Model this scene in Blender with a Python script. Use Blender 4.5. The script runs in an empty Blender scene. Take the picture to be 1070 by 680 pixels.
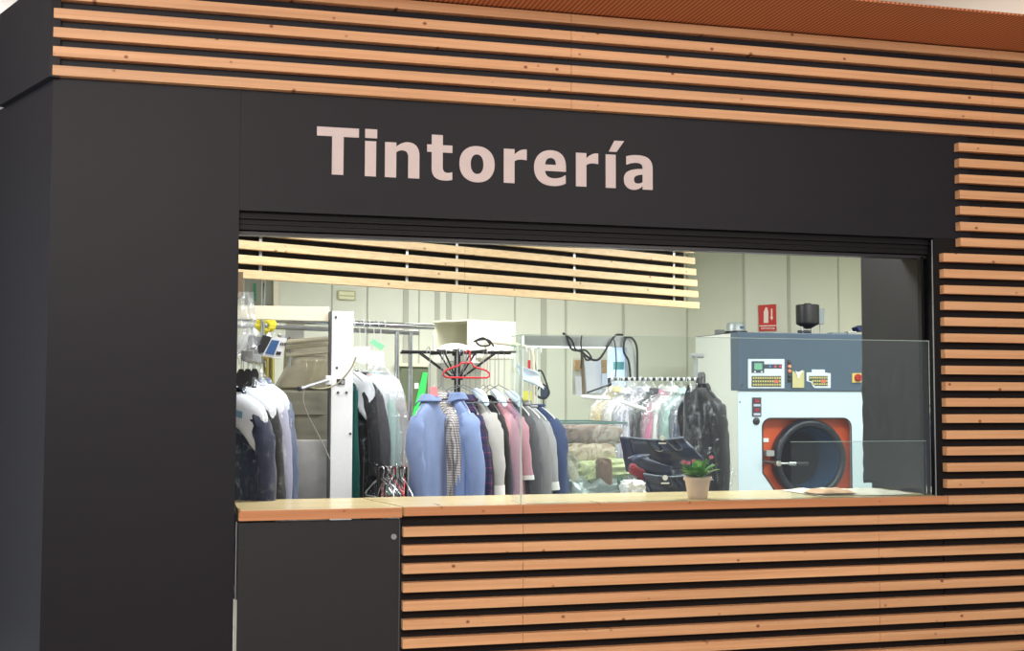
import bpy, bmesh, math, random
from mathutils import Vector, Matrix, noise
random.seed(7)
SC = bpy.context.scene
COL = SC.collection
PI = math.pi
# ------------------------------------------------------------------ camera
YAW, PITCH, ROLL, CD, CH, F = .2613, .0576, .0025, 5.389, 1.5787, 1300.
def basis():
    f = Vector((math.sin(YAW)*math.cos(PITCH), math.cos(YAW)*math.cos(PITCH), math.sin(PITCH)))
    r = Vector((math.cos(YAW), -math.sin(YAW), 0)); u = r.cross(f)
    return r*math.cos(ROLL)+u*math.sin(ROLL), -r*math.sin(ROLL)+u*math.cos(ROLL), f
CR, CU, CF = basis()
CP = Vector((0, -CD, CH))
cam = bpy.data.cameras.new('camera'); co = bpy.data.objects.new('camera', cam); COL.objects.link(co)
cam.sensor_width = 36; cam.sensor_fit = 'HORIZONTAL'; cam.lens = F/1070*36; cam.clip_end = 200
m = Matrix.Identity(4)
for i in range(3): m[i][0], m[i][1], m[i][2], m[i][3] = CR[i], CU[i], -CF[i], CP[i]
co.matrix_world = m; SC.camera = co
def at(px, py, Y):
    "where the photograph's pixel meets the plane at depth Y behind the shop front"
    d = CF+CR*((px-535)/F)-CU*((py-340)/F)
    return CP+d*((Y-CP.y)/d.y)
# ------------------------------------------------------------------ world, lights, exposure
vs = SC.view_settings; vs.view_transform = 'Standard'; vs.look = 'None'; vs.gamma = 1; vs.exposure = 0; vs.use_curve_mapping = False
w = bpy.data.worlds.new('world'); SC.world = w; w.use_nodes = True
w.node_tree.nodes['Background'].inputs[0].default_value = (.80, .83, .9, 1)
w.node_tree.nodes['Background'].inputs[1].default_value = .62
def area(name, loc, size, power, color, target=None, rot=None, sy=None):
    l = bpy.data.lights.new(name, 'AREA'); l.energy = power; l.color = color
    l.shape = 'RECTANGLE'; l.size = size; l.size_y = sy or size
    o = bpy.data.objects.new(name, l); COL.objects.link(o); o.location = loc
    if target is not None: o.rotation_euler = (Vector(target)-Vector(loc)).to_track_quat('-Z', 'Y').to_euler()
    return o
WARM = (1, .92, .85); COOL = (.985, 1, .99)
area('mall_ceiling_light', (-1.0, -5.5, 4.1), 2.6, 280, WARM, (0.6, 0, 1.0))
area('mall_ceiling_light', (3.6, -5.2, 4.1), 2.6, 140, WARM, (3.4, 0, 1.0))
area('mall_daylight', (-6.5, -1.5, 2.4), 2.2, 60, (.62, .78, 1), (-.8, .3, 1.8))
for x, y, e in ((.9, .75, 36), (2.7, .85, 56), (2.4, 3.9, 80), (4.6, 1.9, 84), (.2, 3.2, 60), (5.9, 2.6, 40)):
    area('shop_ceiling_light', (x, y, 2.93), 1.2, e, COOL, (x, y, 0), sy=.5)
area('mall_cove_uplight', (7, 3.0, 3.6), 4, 42, WARM, (7, 3.0, 4.3))  # unseen lamp added to brighten the mall ceiling
area('mall_cove_uplight', (-2.2, 4.5, 3.6), 2, 40, (.9, .95, 1), (-2.2, 4.5, 4.3))  # second unseen lamp, added for the ceiling at upper left
# ------------------------------------------------------------------ materials
def lin(c):
    return tuple((v/255/12.92 if v/255 <= .04045 else ((v/255+.055)/1.055)**2.4) for v in c)+(1,)
MC = {}
def mat(name, rgb, rough=.5, metal=0., spec=.5, bump=0., bscale=40, var=0., coat=0., sheen=0.):
    if name in MC: return MC[name]
    M = bpy.data.materials.new(name); M.use_nodes = True; N = M.node_tree.nodes; L = M.node_tree.links
    B = N['Principled BSDF']; B.inputs['Roughness'].default_value = rough; B.inputs['Metallic'].default_value = metal
    B.inputs['Specular IOR Level'].default_value = spec; B.inputs['Coat Weight'].default_value = coat
    B.inputs['Sheen Weight'].default_value = sheen
    c = lin(rgb); tc = N.new('ShaderNodeTexCoord')
    nz = N.new('ShaderNodeTexNoise'); nz.inputs['Scale'].default_value = bscale; nz.inputs['Detail'].default_value = 4
    L.new(tc.outputs['Object'], nz.inputs['Vector'])
    rp = N.new('ShaderNodeValToRGB'); v = var
    rp.color_ramp.elements[0].position = .3; rp.color_ramp.elements[1].position = .7
    rp.color_ramp.elements[0].color = tuple(x*(1-v) for x in c[:3])+(1,); rp.color_ramp.elements[1].color = tuple(min(1, x*(1+v)) for x in c[:3])+(1,)
    L.new(nz.outputs['Fac'], rp.inputs['Fac']); L.new(rp.outputs['Color'], B.inputs['Base Color'])
    if bump:
        b = N.new('ShaderNodeBump'); b.inputs['Strength'].default_value = bump; b.inputs['Distance'].default_value = .01
        L.new(nz.outputs['Fac'], b.inputs['Height']); L.new(b.outputs['Normal'], B.inputs['Normal'])
    MC[name] = M; return M
def wood(name, light, dark, knot, rough=.45, grain=60):
    M = bpy.data.materials.new(name); M.use_nodes = True; N = M.node_tree.nodes; L = M.node_tree.links
    B = N['Principled BSDF']; B.inputs['Roughness'].default_value = rough
    tc = N.new('ShaderNodeTexCoord')
    mp = N.new('ShaderNodeMapping'); mp.inputs['Scale'].default_value = (1.2, grain*.6, grain)
    L.new(tc.outputs['Object'], mp.inputs['Vector'])
    nz = N.new('ShaderNodeTexNoise'); nz.inputs['Scale'].default_value = 1.; nz.inputs['Detail'].default_value = 5
    L.new(mp.outputs['Vector'], nz.inputs['Vector'])
    rp = N.new('ShaderNodeValToRGB'); rp.color_ramp.elements[0].color = lin(dark); rp.color_ramp.elements[1].color = lin(light)
    rp.color_ramp.elements[0].position = .25; rp.color_ramp.elements[1].position = .6
    L.new(nz.outputs['Fac'], rp.inputs['Fac'])
    # tone drifts from board to board
    mp2 = N.new('ShaderNodeMapping'); mp2.inputs['Scale'].default_value = (.35, .5, 12.5); L.new(tc.outputs['Object'], mp2.inputs['Vector'])
    n2 = N.new('ShaderNodeTexNoise'); n2.inputs['Scale'].default_value = 1.; L.new(mp2.outputs['Vector'], n2.inputs['Vector'])
    hs = N.new('ShaderNodeHueSaturation'); mr = N.new('ShaderNodeMapRange'); mr.inputs[1].default_value = .3; mr.inputs[2].default_value = .7
    mr.inputs[3].default_value = .88; mr.inputs[4].default_value = 1.1; L.new(n2.outputs['Fac'], mr.inputs[0]); L.new(mr.outputs[0], hs.inputs['Value'])
    L.new(rp.outputs['Color'], hs.inputs['Color'])
    # knots
    mp3 = N.new('ShaderNodeMapping'); mp3.inputs['Scale'].default_value = (11, 1, 14); L.new(tc.outputs['Object'], mp3.inputs['Vector'])
    vo = N.new('ShaderNodeTexVoronoi'); vo.voronoi_dimensions = '3D'; vo.inputs['Scale'].default_value = 1.; vo.inputs['Randomness'].default_value = 1
    L.new(mp3.outputs['Vector'], vo.inputs['Vector'])
    kr = N.new('ShaderNodeMapRange'); kr.inputs[1].default_value = .06; kr.inputs[2].default_value = .13; kr.inputs[3].default_value = 1; kr.inputs[4].default_value = 0
    L.new(vo.outputs['Distance'], kr.inputs[0])
    mx = N.new('ShaderNodeMix'); mx.data_type = 'RGBA'; L.new(kr.outputs[0], mx.inputs['Factor']); L.new(hs.outputs['Color'], mx.inputs[6]); mx.inputs[7].default_value = lin(knot)
    L.new(mx.outputs[2], B.inputs['Base Color'])
    MC[name] = M; return M
def pattern(name, base, c1, c2=None, sx=40, kind='check', rough=.8):
    "woven check or plaid laid out in the cloth's own coordinates"
    M = bpy.data.materials.new(name); M.use_nodes = True; N = M.node_tree.nodes; L = M.node_tree.links
    B = N['Principled BSDF']; B.inputs['Roughness'].default_value = rough
    tc = N.new('ShaderNodeTexCoord'); sp = N.new('ShaderNodeSeparateXYZ'); L.new(tc.outputs['Object'], sp.inputs[0])
    ad = N.new('ShaderNodeMath'); ad.operation = 'ADD'; L.new(sp.outputs[0], ad.inputs[0]); L.new(sp.outputs[1], ad.inputs[1])
    def line(src, s, w):
        a = N.new('ShaderNodeMath'); a.operation = 'MULTIPLY'; a.inputs[1].default_value = s; L.new(src, a.inputs[0])
        b = N.new('ShaderNodeMath'); b.operation = 'FRACT'; L.new(a.outputs[0], b.inputs[0])
        c = N.new('ShaderNodeMath'); c.operation = 'LESS_THAN'; c.inputs[1].default_value = w; L.new(b.outputs[0], c.inputs[0]); return c.outputs[0]
    prev = None
    specs = [(ad.outputs[0], sx, .4 if kind == 'check' else .12, c1), (sp.outputs[2], sx, .4 if kind == 'check' else .12, c1)]
    if kind == 'stripe': specs = [(ad.outputs[0], sx, .45, c1)]
    if c2: specs += [(ad.outputs[0], sx*.5, .3, c2), (sp.outputs[2], sx*.5, .3, c2)]
    for src, s, wd, c in specs:
        mx = N.new('ShaderNodeMix'); mx.data_type = 'RGBA'; l = line(src, s, wd)
        k = N.new('ShaderNodeMath'); k.operation = 'MULTIPLY'; k.inputs[1].default_value = .6; L.new(l, k.inputs[0]); L.new(k.outputs[0], mx.inputs['Factor'])
        if prev: L.new(prev, mx.inputs[6])
        else: mx.inputs[6].default_value = lin(base)
        mx.inputs[7].default_value = lin(c); prev = mx.outputs[2]
    L.new(prev, B.inputs['Base Color']); MC[name] = M; return M
def splotch(name, cols, scale=12, rough=.85):
    M = bpy.data.materials.new(name); M.use_nodes = True; N = M.node_tree.nodes; L = M.node_tree.links
    B = N['Principled BSDF']; B.inputs['Roughness'].default_value = rough
    tc = N.new('ShaderNodeTexCoord'); nz = N.new('ShaderNodeTexNoise'); nz.inputs['Scale'].default_value = scale; nz.inputs['Detail'].default_value = 3; nz.inputs['Distortion'].default_value = 1.5
    L.new(tc.outputs['Object'], nz.inputs['Vector']); rp = N.new('ShaderNodeValToRGB'); L.new(nz.outputs['Fac'], rp.inputs['Fac']); L.new(rp.outputs['Color'], B.inputs['Base Color'])
    e = rp.color_ramp.elements; e[0].position = .32; e[0].color = lin(cols[0]); e[1].position = .68; e[1].color = lin(cols[-1])
    for i, c in enumerate(cols[1:-1]): q = e.new(.32+.36*(i+1)/(len(cols)-1)); q.color = lin(c)
    MC[name] = M; return M
def film(name, tint=(235, 240, 245), opac=.3, rough=.12, bump=.6, bscale=22, milk=.35, streak=False):
    "thin clear plastic: mostly see-through, crumpled highlights, a little milkiness"
    M = bpy.data.materials.new(name); M.use_nodes = True; N = M.node_tree.nodes; L = M.node_tree.links
    for n in list(N):
        if n.type != 'OUTPUT_MATERIAL': N.remove(n)
    out = [n for n in N if n.type == 'OUTPUT_MATERIAL'][0]
    tr = N.new('ShaderNodeBsdfTransparent'); gl = N.new('ShaderNodeBsdfGlossy'); gl.inputs['Roughness'].default_value = rough
    df = N.new('ShaderNodeBsdfDiffuse'); df.inputs['Color'].default_value = lin(tint); gl.inputs['Color'].default_value = lin(tint)
    tc = N.new('ShaderNodeTexCoord'); nz = N.new('ShaderNodeTexNoise'); nz.inputs['Scale'].default_value = bscale; nz.inputs['Detail'].default_value = 3; nz.inputs['Distortion'].default_value = 1
    L.new(tc.outputs['Object'], nz.inputs['Vector']); b = N.new('ShaderNodeBump'); b.inputs['Strength'].default_value = bump; b.inputs['Distance'].default_value = .02
    L.new(nz.outputs['Fac'], b.inputs['Height']); L.new(b.outputs['Normal'], gl.inputs['Normal']); L.new(b.outputs['Normal'], df.inputs['Normal'])
    a = N.new('ShaderNodeMixShader'); a.inputs[0].default_value = milk; L.new(gl.outputs[0], a.inputs[1]); L.new(df.outputs[0], a.inputs[2])
    c = N.new('ShaderNodeMixShader'); c.inputs[0].default_value = opac
    if streak:
        n2 = N.new('ShaderNodeTexNoise'); n2.inputs['Scale'].default_value = 9; n2.inputs['Detail'].default_value = 4; n2.inputs['Distortion'].default_value = 2.5; L.new(tc.outputs['Object'], n2.inputs['Vector'])
        mr = N.new('ShaderNodeMapRange'); mr.inputs[1].default_value = .54; mr.inputs[2].default_value = .72; mr.inputs[3].default_value = .012; mr.inputs[4].default_value = opac; L.new(n2.outputs['Fac'], mr.inputs[0]); L.new(mr.outputs[0], c.inputs[0])
    L.new(tr.outputs[0], c.inputs[1]); L.new(a.outputs[0], c.inputs[2]); L.new(c.outputs[0], out.inputs[0])
    MC[name] = M; return M
def glassmat(name, tint=(232, 240, 236), refl=1.0):
    M = bpy.data.materials.new(name); M.use_nodes = True; N = M.node_tree.nodes; L = M.node_tree.links
    for n in list(N):
        if n.type != 'OUTPUT_MATERIAL': N.remove(n)
    out = [n for n in N if n.type == 'OUTPUT_MATERIAL'][0]
    tr = N.new('ShaderNodeBsdfTransparent'); tr.inputs[0].default_value = lin(tint)
    gl = N.new('ShaderNodeBsdfGlossy'); gl.inputs['Roughness'].default_value = .02
    fr = N.new('ShaderNodeFresnel'); fr.inputs['IOR'].default_value = 1.5
    mu = N.new('ShaderNodeMath'); mu.operation = 'MULTIPLY'; mu.inputs[1].default_value = refl; L.new(fr.outputs[0], mu.inputs[0])
    mx = N.new('ShaderNodeMixShader'); L.new(mu.outputs[0], mx.inputs[0]); L.new(tr.outputs[0], mx.inputs[1]); L.new(gl.outputs[0], mx.inputs[2]); L.new(mx.outputs[0], out.inputs[0])
    MC[name] = M; return M
def emit(name, rgb, s):
    M = bpy.data.materials.new(name); M.use_nodes = True; B = M.node_tree.nodes['Principled BSDF']
    B.inputs['Base Color'].default_value = lin(rgb); B.inputs['Emission Color'].default_value = lin(rgb); B.inputs['Emission Strength'].default_value = s
    MC[name] = M; return M
PANEL = mat('charcoal_laminate', (28, 28, 35), .5, var=.04, bscale=6, spec=.28)
SLOT = mat('black_backing', (30, 27, 27), .7, var=.1, spec=.2)
WOOD = wood('larch_slats', (234, 182, 134), (218, 160, 112), (140, 78, 44))
WOODIN = wood('pale_pine_slats', (218, 190, 146), (202, 172, 128), (150, 108, 70))
TOPW = wood('counter_wood', (222, 204, 156), (208, 188, 138), (170, 130, 84), rough=.22, grain=40)
LETTER = mat('sign_vinyl', (222, 208, 206), .6, var=.02)
WALL = mat('insulated_panel', (216, 218, 202), .45, var=.02, bscale=3)
SEAM = mat('joint_shadow', (182, 182, 168), .7)  # plain colour of the back wall's joint strips
CEILM = mat('ceiling_paint', (225, 225, 215), .8)
FLOORI = mat('shop_floor_tile', (150, 148, 140), .4, var=.1, bscale=4)
FLOORO = mat('mall_floor_stone', (196, 180, 164), .3, var=.15, bscale=5)
BLACKM = mat('black_metal', (28, 28, 31), .4, spec=.5)
BLACKG = mat('black_shutter', (13, 13, 15), .5, spec=.25, var=.1)
ALU = mat('aluminium', (190, 192, 195), .3, .9, var=.05)
CHROME = mat('chrome_tube', (200, 204, 208), .16, 1., var=.08, bscale=30)
STEEL = mat('brushed_steel', (185, 187, 188), .32, .9, var=.1, bscale=12)
WIRE = mat('galvanised_wire', (165, 170, 176), .3, .8)
WHITEP = mat('white_enamel', (226, 230, 232), .35, var=.02)
CREAM = mat('cream_enamel', (226, 218, 196), .45, var=.03)
GREYP = mat('grey_enamel', (150, 153, 155), .4, var=.05)
PAPER = mat('white_paper', (236, 238, 240), .8, bump=.3, bscale=30)
BLUEP = mat('blue_print', (120, 160, 190), .7)
RUB = mat('black_cable', (34, 36, 40), .5)
# ------------------------------------------------------------------ mesh helpers
class MB:
    def __init__(s): s.v = []; s.f = []
    def add(s, vs, fs):
        o = len(s.v); s.v += [Vector(v) for v in vs]; s.f += [tuple(i+o for i in f) for f in fs]; return s
    def box(s, a, b, R=None, org=None, bev=0.):
        bm = bmesh.new(); bmesh.ops.create_cube(bm, size=1)
        A, Bv = Vector(a), Vector(b); sz = Bv-A; c = (A+Bv)/2
        for v in bm.verts: v.co = Vector((v.co.x*abs(sz.x), v.co.y*abs(sz.y), v.co.z*abs(sz.z)))+c
        if bev: bmesh.ops.bevel(bm, geom=list(bm.edges), offset=bev, segments=2, affect='EDGES', profile=.6)
        if R is not None:
            for v in bm.verts: v.co = R @ v.co
        if org is not None:
            for v in bm.verts: v.co += Vector(org)
        bm.verts.index_update()
        s.add([v.co.copy() for v in bm.verts], [[v.index for v in f.verts] for f in bm.faces]); bm.free(); return s
    def tube(s, pts, r, n=8, closed=False, caps=True):
        pts = [Vector(p) for p in pts]; K = len(pts); rs = r if isinstance(r, (list, tuple)) else [r]*K
        up = None; vs = []; fs = []
        for i, p in enumerate(pts):
            if closed: t = (pts[(i+1) % K]-pts[i-1])
            else: t = (pts[min(i+1, K-1)]-pts[max(i-1, 0)])
            t.normalize()
            if up is None: up = Vector((0, 0, 1)) if abs(t.z) < .9 else Vector((1, 0, 0))
            a = up-t*up.dot(t)
            if a.length < 1e-4: a = t.orthogonal()
            a.normalize(); up = a; b = t.cross(a)
            for k in range(n):
                an = 2*PI*k/n; vs.append(p+(a*math.cos(an)+b*math.sin(an))*rs[i])
        for i in range(K if closed else K-1):
            j = (i+1) % K
            for k in range(n): fs.append((i*n+k, i*n+(k+1) % n, j*n+(k+1) % n, j*n+k))
        if caps and not closed: fs += [tuple(range(n-1, -1, -1)), tuple((K-1)*n+k for k in range(n))]
        return s.add(vs, fs)
    def lathe(s, prof, c=(0, 0, 0), n=24, R=None, cap=True):
        c = Vector(c); vs = []; fs = []
        for (r, z) in prof:
            for k in range(n):
                v = Vector((r*math.cos(2*PI*k/n), r*math.sin(2*PI*k/n), z))
                if R is not None: v = R @ v
                vs.append(v+c)
        for i in range(len(prof)-1):
            for k in range(n): fs.append((i*n+k, i*n+(k+1) % n, (i+1)*n+(k+1) % n, (i+1)*n+k))
        if cap: fs += [tuple(range(n-1, -1, -1)), tuple((len(prof)-1)*n+k for k in range(n))]
        return s.add(vs, fs)
    def rings(s, rings, cap=True):
        n = len(rings[0]); vs = [v for r in rings for v in r]; fs = []
        for i in range(len(rings)-1):
            for k in range(n): fs.append((i*n+k, i*n+(k+1) % n, (i+1)*n+(k+1) % n, (i+1)*n+k))
        if cap: fs += [tuple(range(n-1, -1, -1)), tuple((len(rings)-1)*n+k for k in range(n))]
        return s.add(vs, fs)
    def grid(s, fn, nu, nv):
        vs = [fn(i/nu, j/nv) for j in range(nv+1) for i in range(nu+1)]
        fs = [(j*(nu+1)+i, j*(nu+1)+i+1, (j+1)*(nu+1)+i+1, (j+1)*(nu+1)+i) for j in range(nv) for i in range(nu)]
        return s.add(vs, fs)
    def build(s, name, M, parent=None, smooth=False, thick=0.):
        me = bpy.data.meshes.new(name)
        o = Vector((0, 0, 0)); q = parent
        while q is not None: o += q.location; q = q.parent
        if parent is None and s.v:
            o = Vector((sum(v.x for v in s.v)/len(s.v), sum(v.y for v in s.v)/len(s.v), min(v.z for v in s.v)))
        me.from_pydata([v-o for v in s.v], [], s.f)
        bm = bmesh.new(); bm.from_mesh(me); bmesh.ops.recalc_face_normals(bm, faces=bm.faces)
        bm.to_mesh(me); bm.free(); me.update()
        me.materials.append(M)
        ob = bpy.data.objects.new(name, me); COL.objects.link(ob)
        if parent is None: ob.location = o
        else: ob.parent = parent
        if smooth:
            me.polygons.foreach_set('use_smooth', [True]*len(me.polygons))
            try: me.set_sharp_from_angle(angle=math.radians(50))
            except Exception: pass
        if thick:
            md = ob.modifiers.new('thickness', 'SOLIDIFY'); md.thickness = thick; md.offset = 0
        return ob
def thing(name, label, cat, loc, group=None):
    o = bpy.data.objects.new(name, None); COL.objects.link(o); o.location = loc; o.empty_display_size = .05
    o['label'] = label; o['category'] = cat
    if group: o['group'] = group
    return o
def tag(o, label, cat, group=None):
    o['label'] = label; o['category'] = cat
    if group: o['group'] = group
    return o
def struct(o): o['kind'] = 'structure'; return o
def box(a, b, bev=0.): return MB().box(a, b, bev=bev)
def plate(outs, thick, xf, name, M, parent):
    "flat plate from closed outlines (later ones may be holes); xf maps (u, v, d) to the world"
    cu = bpy.data.curves.new(name, 'CURVE'); cu.dimensions = '2D'; cu.fill_mode = 'BOTH'; cu.extrude = thick/2
    for pts in outs:
        sp = cu.splines.new('POLY'); sp.points.add(len(pts)-1); sp.use_cyclic_u = True
        for i, (x, y) in enumerate(pts): sp.points[i].co = (x, y, 0, 1)
    t = bpy.data.objects.new('t', cu); COL.objects.link(t)
    dg = bpy.context.evaluated_depsgraph_get(); me = bpy.data.meshes.new_from_object(t.evaluated_get(dg))
    mb = MB(); mb.add([xf(v.co.x, v.co.y, v.co.z) for v in me.vertices], [list(p.vertices) for p in me.polygons])
    bpy.data.objects.remove(t); bpy.data.meshes.remove(me); bpy.data.curves.remove(cu)
    return mb.build(name, M, parent)
def textmesh(body, size, xf, name, M, parent, spacing=1., bold=0.):
    cu = bpy.data.curves.new(name, 'FONT'); cu.body = body; cu.size = size; cu.extrude = .0006; cu.space_character = spacing; cu.offset = bold
    cu.align_x = 'CENTER'; cu.align_y = 'CENTER'
    t = bpy.data.objects.new('t', cu); COL.objects.link(t)
    dg = bpy.context.evaluated_depsgraph_get(); me = bpy.data.meshes.new_from_object(t.evaluated_get(dg))
    mb = MB(); mb.add([xf(v.co.x, v.co.y, v.co.z) for v in me.vertices], [list(p.vertices) for p in me.polygons])
    bpy.data.objects.remove(t); bpy.data.meshes.remove(me); bpy.data.curves.remove(cu)
    return mb.build(name, M, parent)
def sm(t, a=0., b=1.):
    t = max(0., min(1., (t-a)/(b-a))); return t*t*(3-2*t)
def lerp(tab, z):
    for (z0, *a), (z1, *b) in zip(tab, tab[1:]):
        if z <= z1:
            t = (z-z0)/(z1-z0) if z1 > z0 else 0; return [x+(y-x)*t for x, y in zip(a, b)]
    return list(tab[-1][1:])
def spline(pts, n=8):
    P = [Vector(p) for p in pts]; out = []
    for i in range(len(P)-1):
        p0 = P[max(i-1, 0)]; p1 = P[i]; p2 = P[i+1]; p3 = P[min(i+2, len(P)-1)]
        for k in range(n):
            t = k/n; out.append(.5*((2*p1)+(-p0+p2)*t+(2*p0-5*p1+4*p2-p3)*t*t+(-p0+3*p1-3*p2+p3)*t**3))
    return out+[P[-1]]
# ================================================================== STRUCTURE
XL, XR = .24, 3.618            # the window opening
ZC, ZH = 1.1, 2.378            # counter top, underside of the sign board
PB = .04                       # the boards stand behind the slats' faces
struct(box((-9, -12, -.05), (12, PB, 0)).build('floor', FLOORO))
struct(box((-2.0, PB, -.05), (7.6, 6.4, 0)).build('floor', FLOORI))
# shop front: column, sign board, right and lower backing
struct(box((-.527, PB, 0), (XL-.002, .34, 2.905)).build('wall_front', PANEL))
struct(box((XL-.0012, PB, ZH), (3.84, .10, 2.905)).build('wall_front', PANEL))
struct(box((-.515, .045, 2.905), (7.4, .16, 3.42)).build('wall_front', PANEL))
struct(box((3.84, .045, 0), (7.4, .16, 2.905)).build('wall_front', SLOT))
struct(box((XR+.035, .045, ZC-.2), (3.84, .10, ZH)).build('wall_front', SLOT))
struct(box((XR+.047, .045, 0), (3.84, .10, ZC-.2)).build('wall_front', SLOT))
# slanted side wall to the left, in two panels
sd = Vector((-.284, .641, 0)).normalized(); sn = Vector((-sd.y, sd.x, 0))
def slab(p, L, z0, z1, t, off=0.):
    q = [p-sn*0+sn*off, p+sd*L+sn*off, p+sd*L-sn*t, p-sn*t]
    vs = [Vector((v.x, v.y, z)) for z in (z0, z1) for v in q]
    return MB().add(vs, [(0, 1, 2, 3), (4, 5, 6, 7), (0, 1, 5, 4), (1, 2, 6, 5), (2, 3, 7, 6), (3, 0, 4, 7)])
wl = thing('wall_left', '', '', (-.6, .3, 0)); del wl['label']; del wl['category']; struct(wl)
PANELS = mat('side_laminate', (28, 29, 36), .36, var=.06, bscale=3, spec=.4)
cp = Vector((-.527, .003, 0))
slab(cp+Vector((0, .037, 0)), .95, 0, 2.8955, .03).build('lower_panel', PANELS, wl)
slab(cp, .70, 2.8965, 3.325, .03, off=.012).build('upper_panel', PANELS, wl)
# inner shell
iw0 = Vector((-.47, .10, 0)); iw1 = iw0+sd*((5.76-.10)/sd.y)
struct(slab(iw0, (iw1-iw0).length, 0, 3.02, .06).build('wall_left', WALL))
struct(box((7.2, .16, 0), (7.3, 6.2, 3.0)).build('wall_right', WALL))
cq = [(-.50, .16), (7.3, .16), (7.3, 6.2), (iw1.x-.2, 6.2)]
struct(MB().add([(x, y, z) for z in (2.96, 3.02) for x, y in cq], [(0, 1, 2, 3), (4, 5, 6, 7), (0, 1, 5, 4), (1, 2, 6, 5), (2, 3, 7, 6), (3, 0, 4, 7)]).build('ceiling', CEILM))
A = at(777, 262, 5.0); Bp = at(718, 262, 5.75)
struct(box((iw1.x, 5.75, 0), (Bp.x, 5.85, 3.0)).build('wall_back', WALL))
def vslab(p, q, t, z0, z1):
    d = (q-p); d.z = 0; d.normalize(); n = Vector((d.y, -d.x, 0))
    if n.y < 0: n = -n
    c = [p, q, q+n*t, p+n*t]; vs = [Vector((v.x, v.y, z)) for z in (z0, z1) for v in c]
    return MB().add(vs, [(0, 1, 2, 3), (4, 5, 6, 7), (0, 1, 5, 4), (1, 2, 6, 5), (2, 3, 7, 6), (3, 0, 4, 7)])
struct(vslab(Vector((Bp.x, 5.75, 0)), Vector((A.x, 5.0, 0)), .1, 0, 3.0).build('wall_back', WALL))
struct(box((A.x, 5.0, 0), (7.2, 5.1, 3.0)).build('wall_back', WALL))
# panel joints of the back wall: one cover strip per joint
sj = thing('trim_1', '', '', (2, 5.7, 0)); del sj['label']; del sj['category']; struct(sj)
for px, wd in ((347, .012), (384, .012), (424, .05), (438, .01), (457, .045), (469, .05), (489, .012), (538, .012), (568, .055), (591, .018), (651, .022), (718, .02)):
    p = at(px, 330, 5.75); box((p.x-wd/2, 5.742, .1), (p.x+wd/2, 5.75, 2.96)).build('joint_strip', SEAM, sj)
for px, wd in ((777, .02), (824, .03), (876, .012)):
    p = at(px, 300, 5.0); box((p.x-wd/2, 4.993, .1), (p.x+wd/2, 5.0, 2.96)).build('joint_strip', SEAM, sj)
# the short wall beside the window, covered by black sheeting
SWY = .70
struct(box((3.664, .10, 0), (3.74, SWY, 2.96)).build('wall_side', mat('dark_partition', (40, 42, 46), .6)))
struct(box((3.74, SWY-.1, 0), (7.2, SWY, 2.96)).build('wall_side', WALL))
# shutter housing above the opening
hb = thing('shutter_housing', 'black metal roller shutter housing under the sign board', 'shutter', (1.9, .1, 2.28))
box((XL, .075, 2.30), (XR+.02, .30, ZH)).build('casing', BLACKG, hb)
for z0, y0 in ((2.345, .060), (2.322, .070), (2.300, .085)):
    box((XL, y0, z0), (XR+.01, y0+.03, z0+.011), .002).build('rail', BLACKG, hb)
box((XL, .10, 2.281), (XR+.01, .16, 2.298), .002).build('bottom_bar', mat('shutter_bar', (44, 42, 46), .35), hb)
# right window guide
g = thing('window_guide', 'slim black vertical shutter guide at the right end of the glass', 'frame', (XR, .05, ZC))
box((XR, .036, ZC), (XR+.004, .040, ZH-.01)).build('edge_strip', ALU, g)
box((XR+.008, .035, ZC-.02), (XR+.04, .10, ZH)).build('channel', BLACKG, g)
box((XR-.022, .10, ZC), (XR-.006, .13, 2.29)).build('inner_channel', BLACKG, g)
# soffit and mall ceiling
def soffit_mat():
    M = bpy.data.materials.new('grooved_brown_soffit'); M.use_nodes = True; N = M.node_tree.nodes; L = M.node_tree.links
    B = N['Principled BSDF']; B.inputs['Roughness'].default_value = .6
    tc = N.new('ShaderNodeTexCoord'); wv = N.new('ShaderNodeTexWave'); wv.wave_type = 'BANDS'; wv.bands_direction = 'X'; wv.inputs['Scale'].default_value = 14
    L.new(tc.outputs['Object'], wv.inputs['Vector']); rp = N.new('ShaderNodeValToRGB'); rp.color_ramp.elements[0].color = lin((140, 78, 44)); rp.color_ramp.elements[1].color = lin((220, 140, 92))
    L.new(wv.outputs['Fac'], rp.inputs['Fac']); L.new(rp.outputs['Color'], B.inputs['Base Color'])
    return M
struct(box((-.5, -.505, 3.352), (7.4, .044, 3.362)).build('soffit', soffit_mat()))
struct(box((-12, -12, 4.3), (24, 16.0, 4.35)).build('ceiling', mat('mall_ceiling_paint', (228, 216, 206), .9)))
struct(box((-2.70, 2.5, 0), (-1.72, 2.6, 4.3)).build('wall_corridor', mat('corridor_brown', (56, 44, 40), .6, var=.1, bscale=3)))  # unseen dark wall, added only to be mirrored in the slanted side panels
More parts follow.
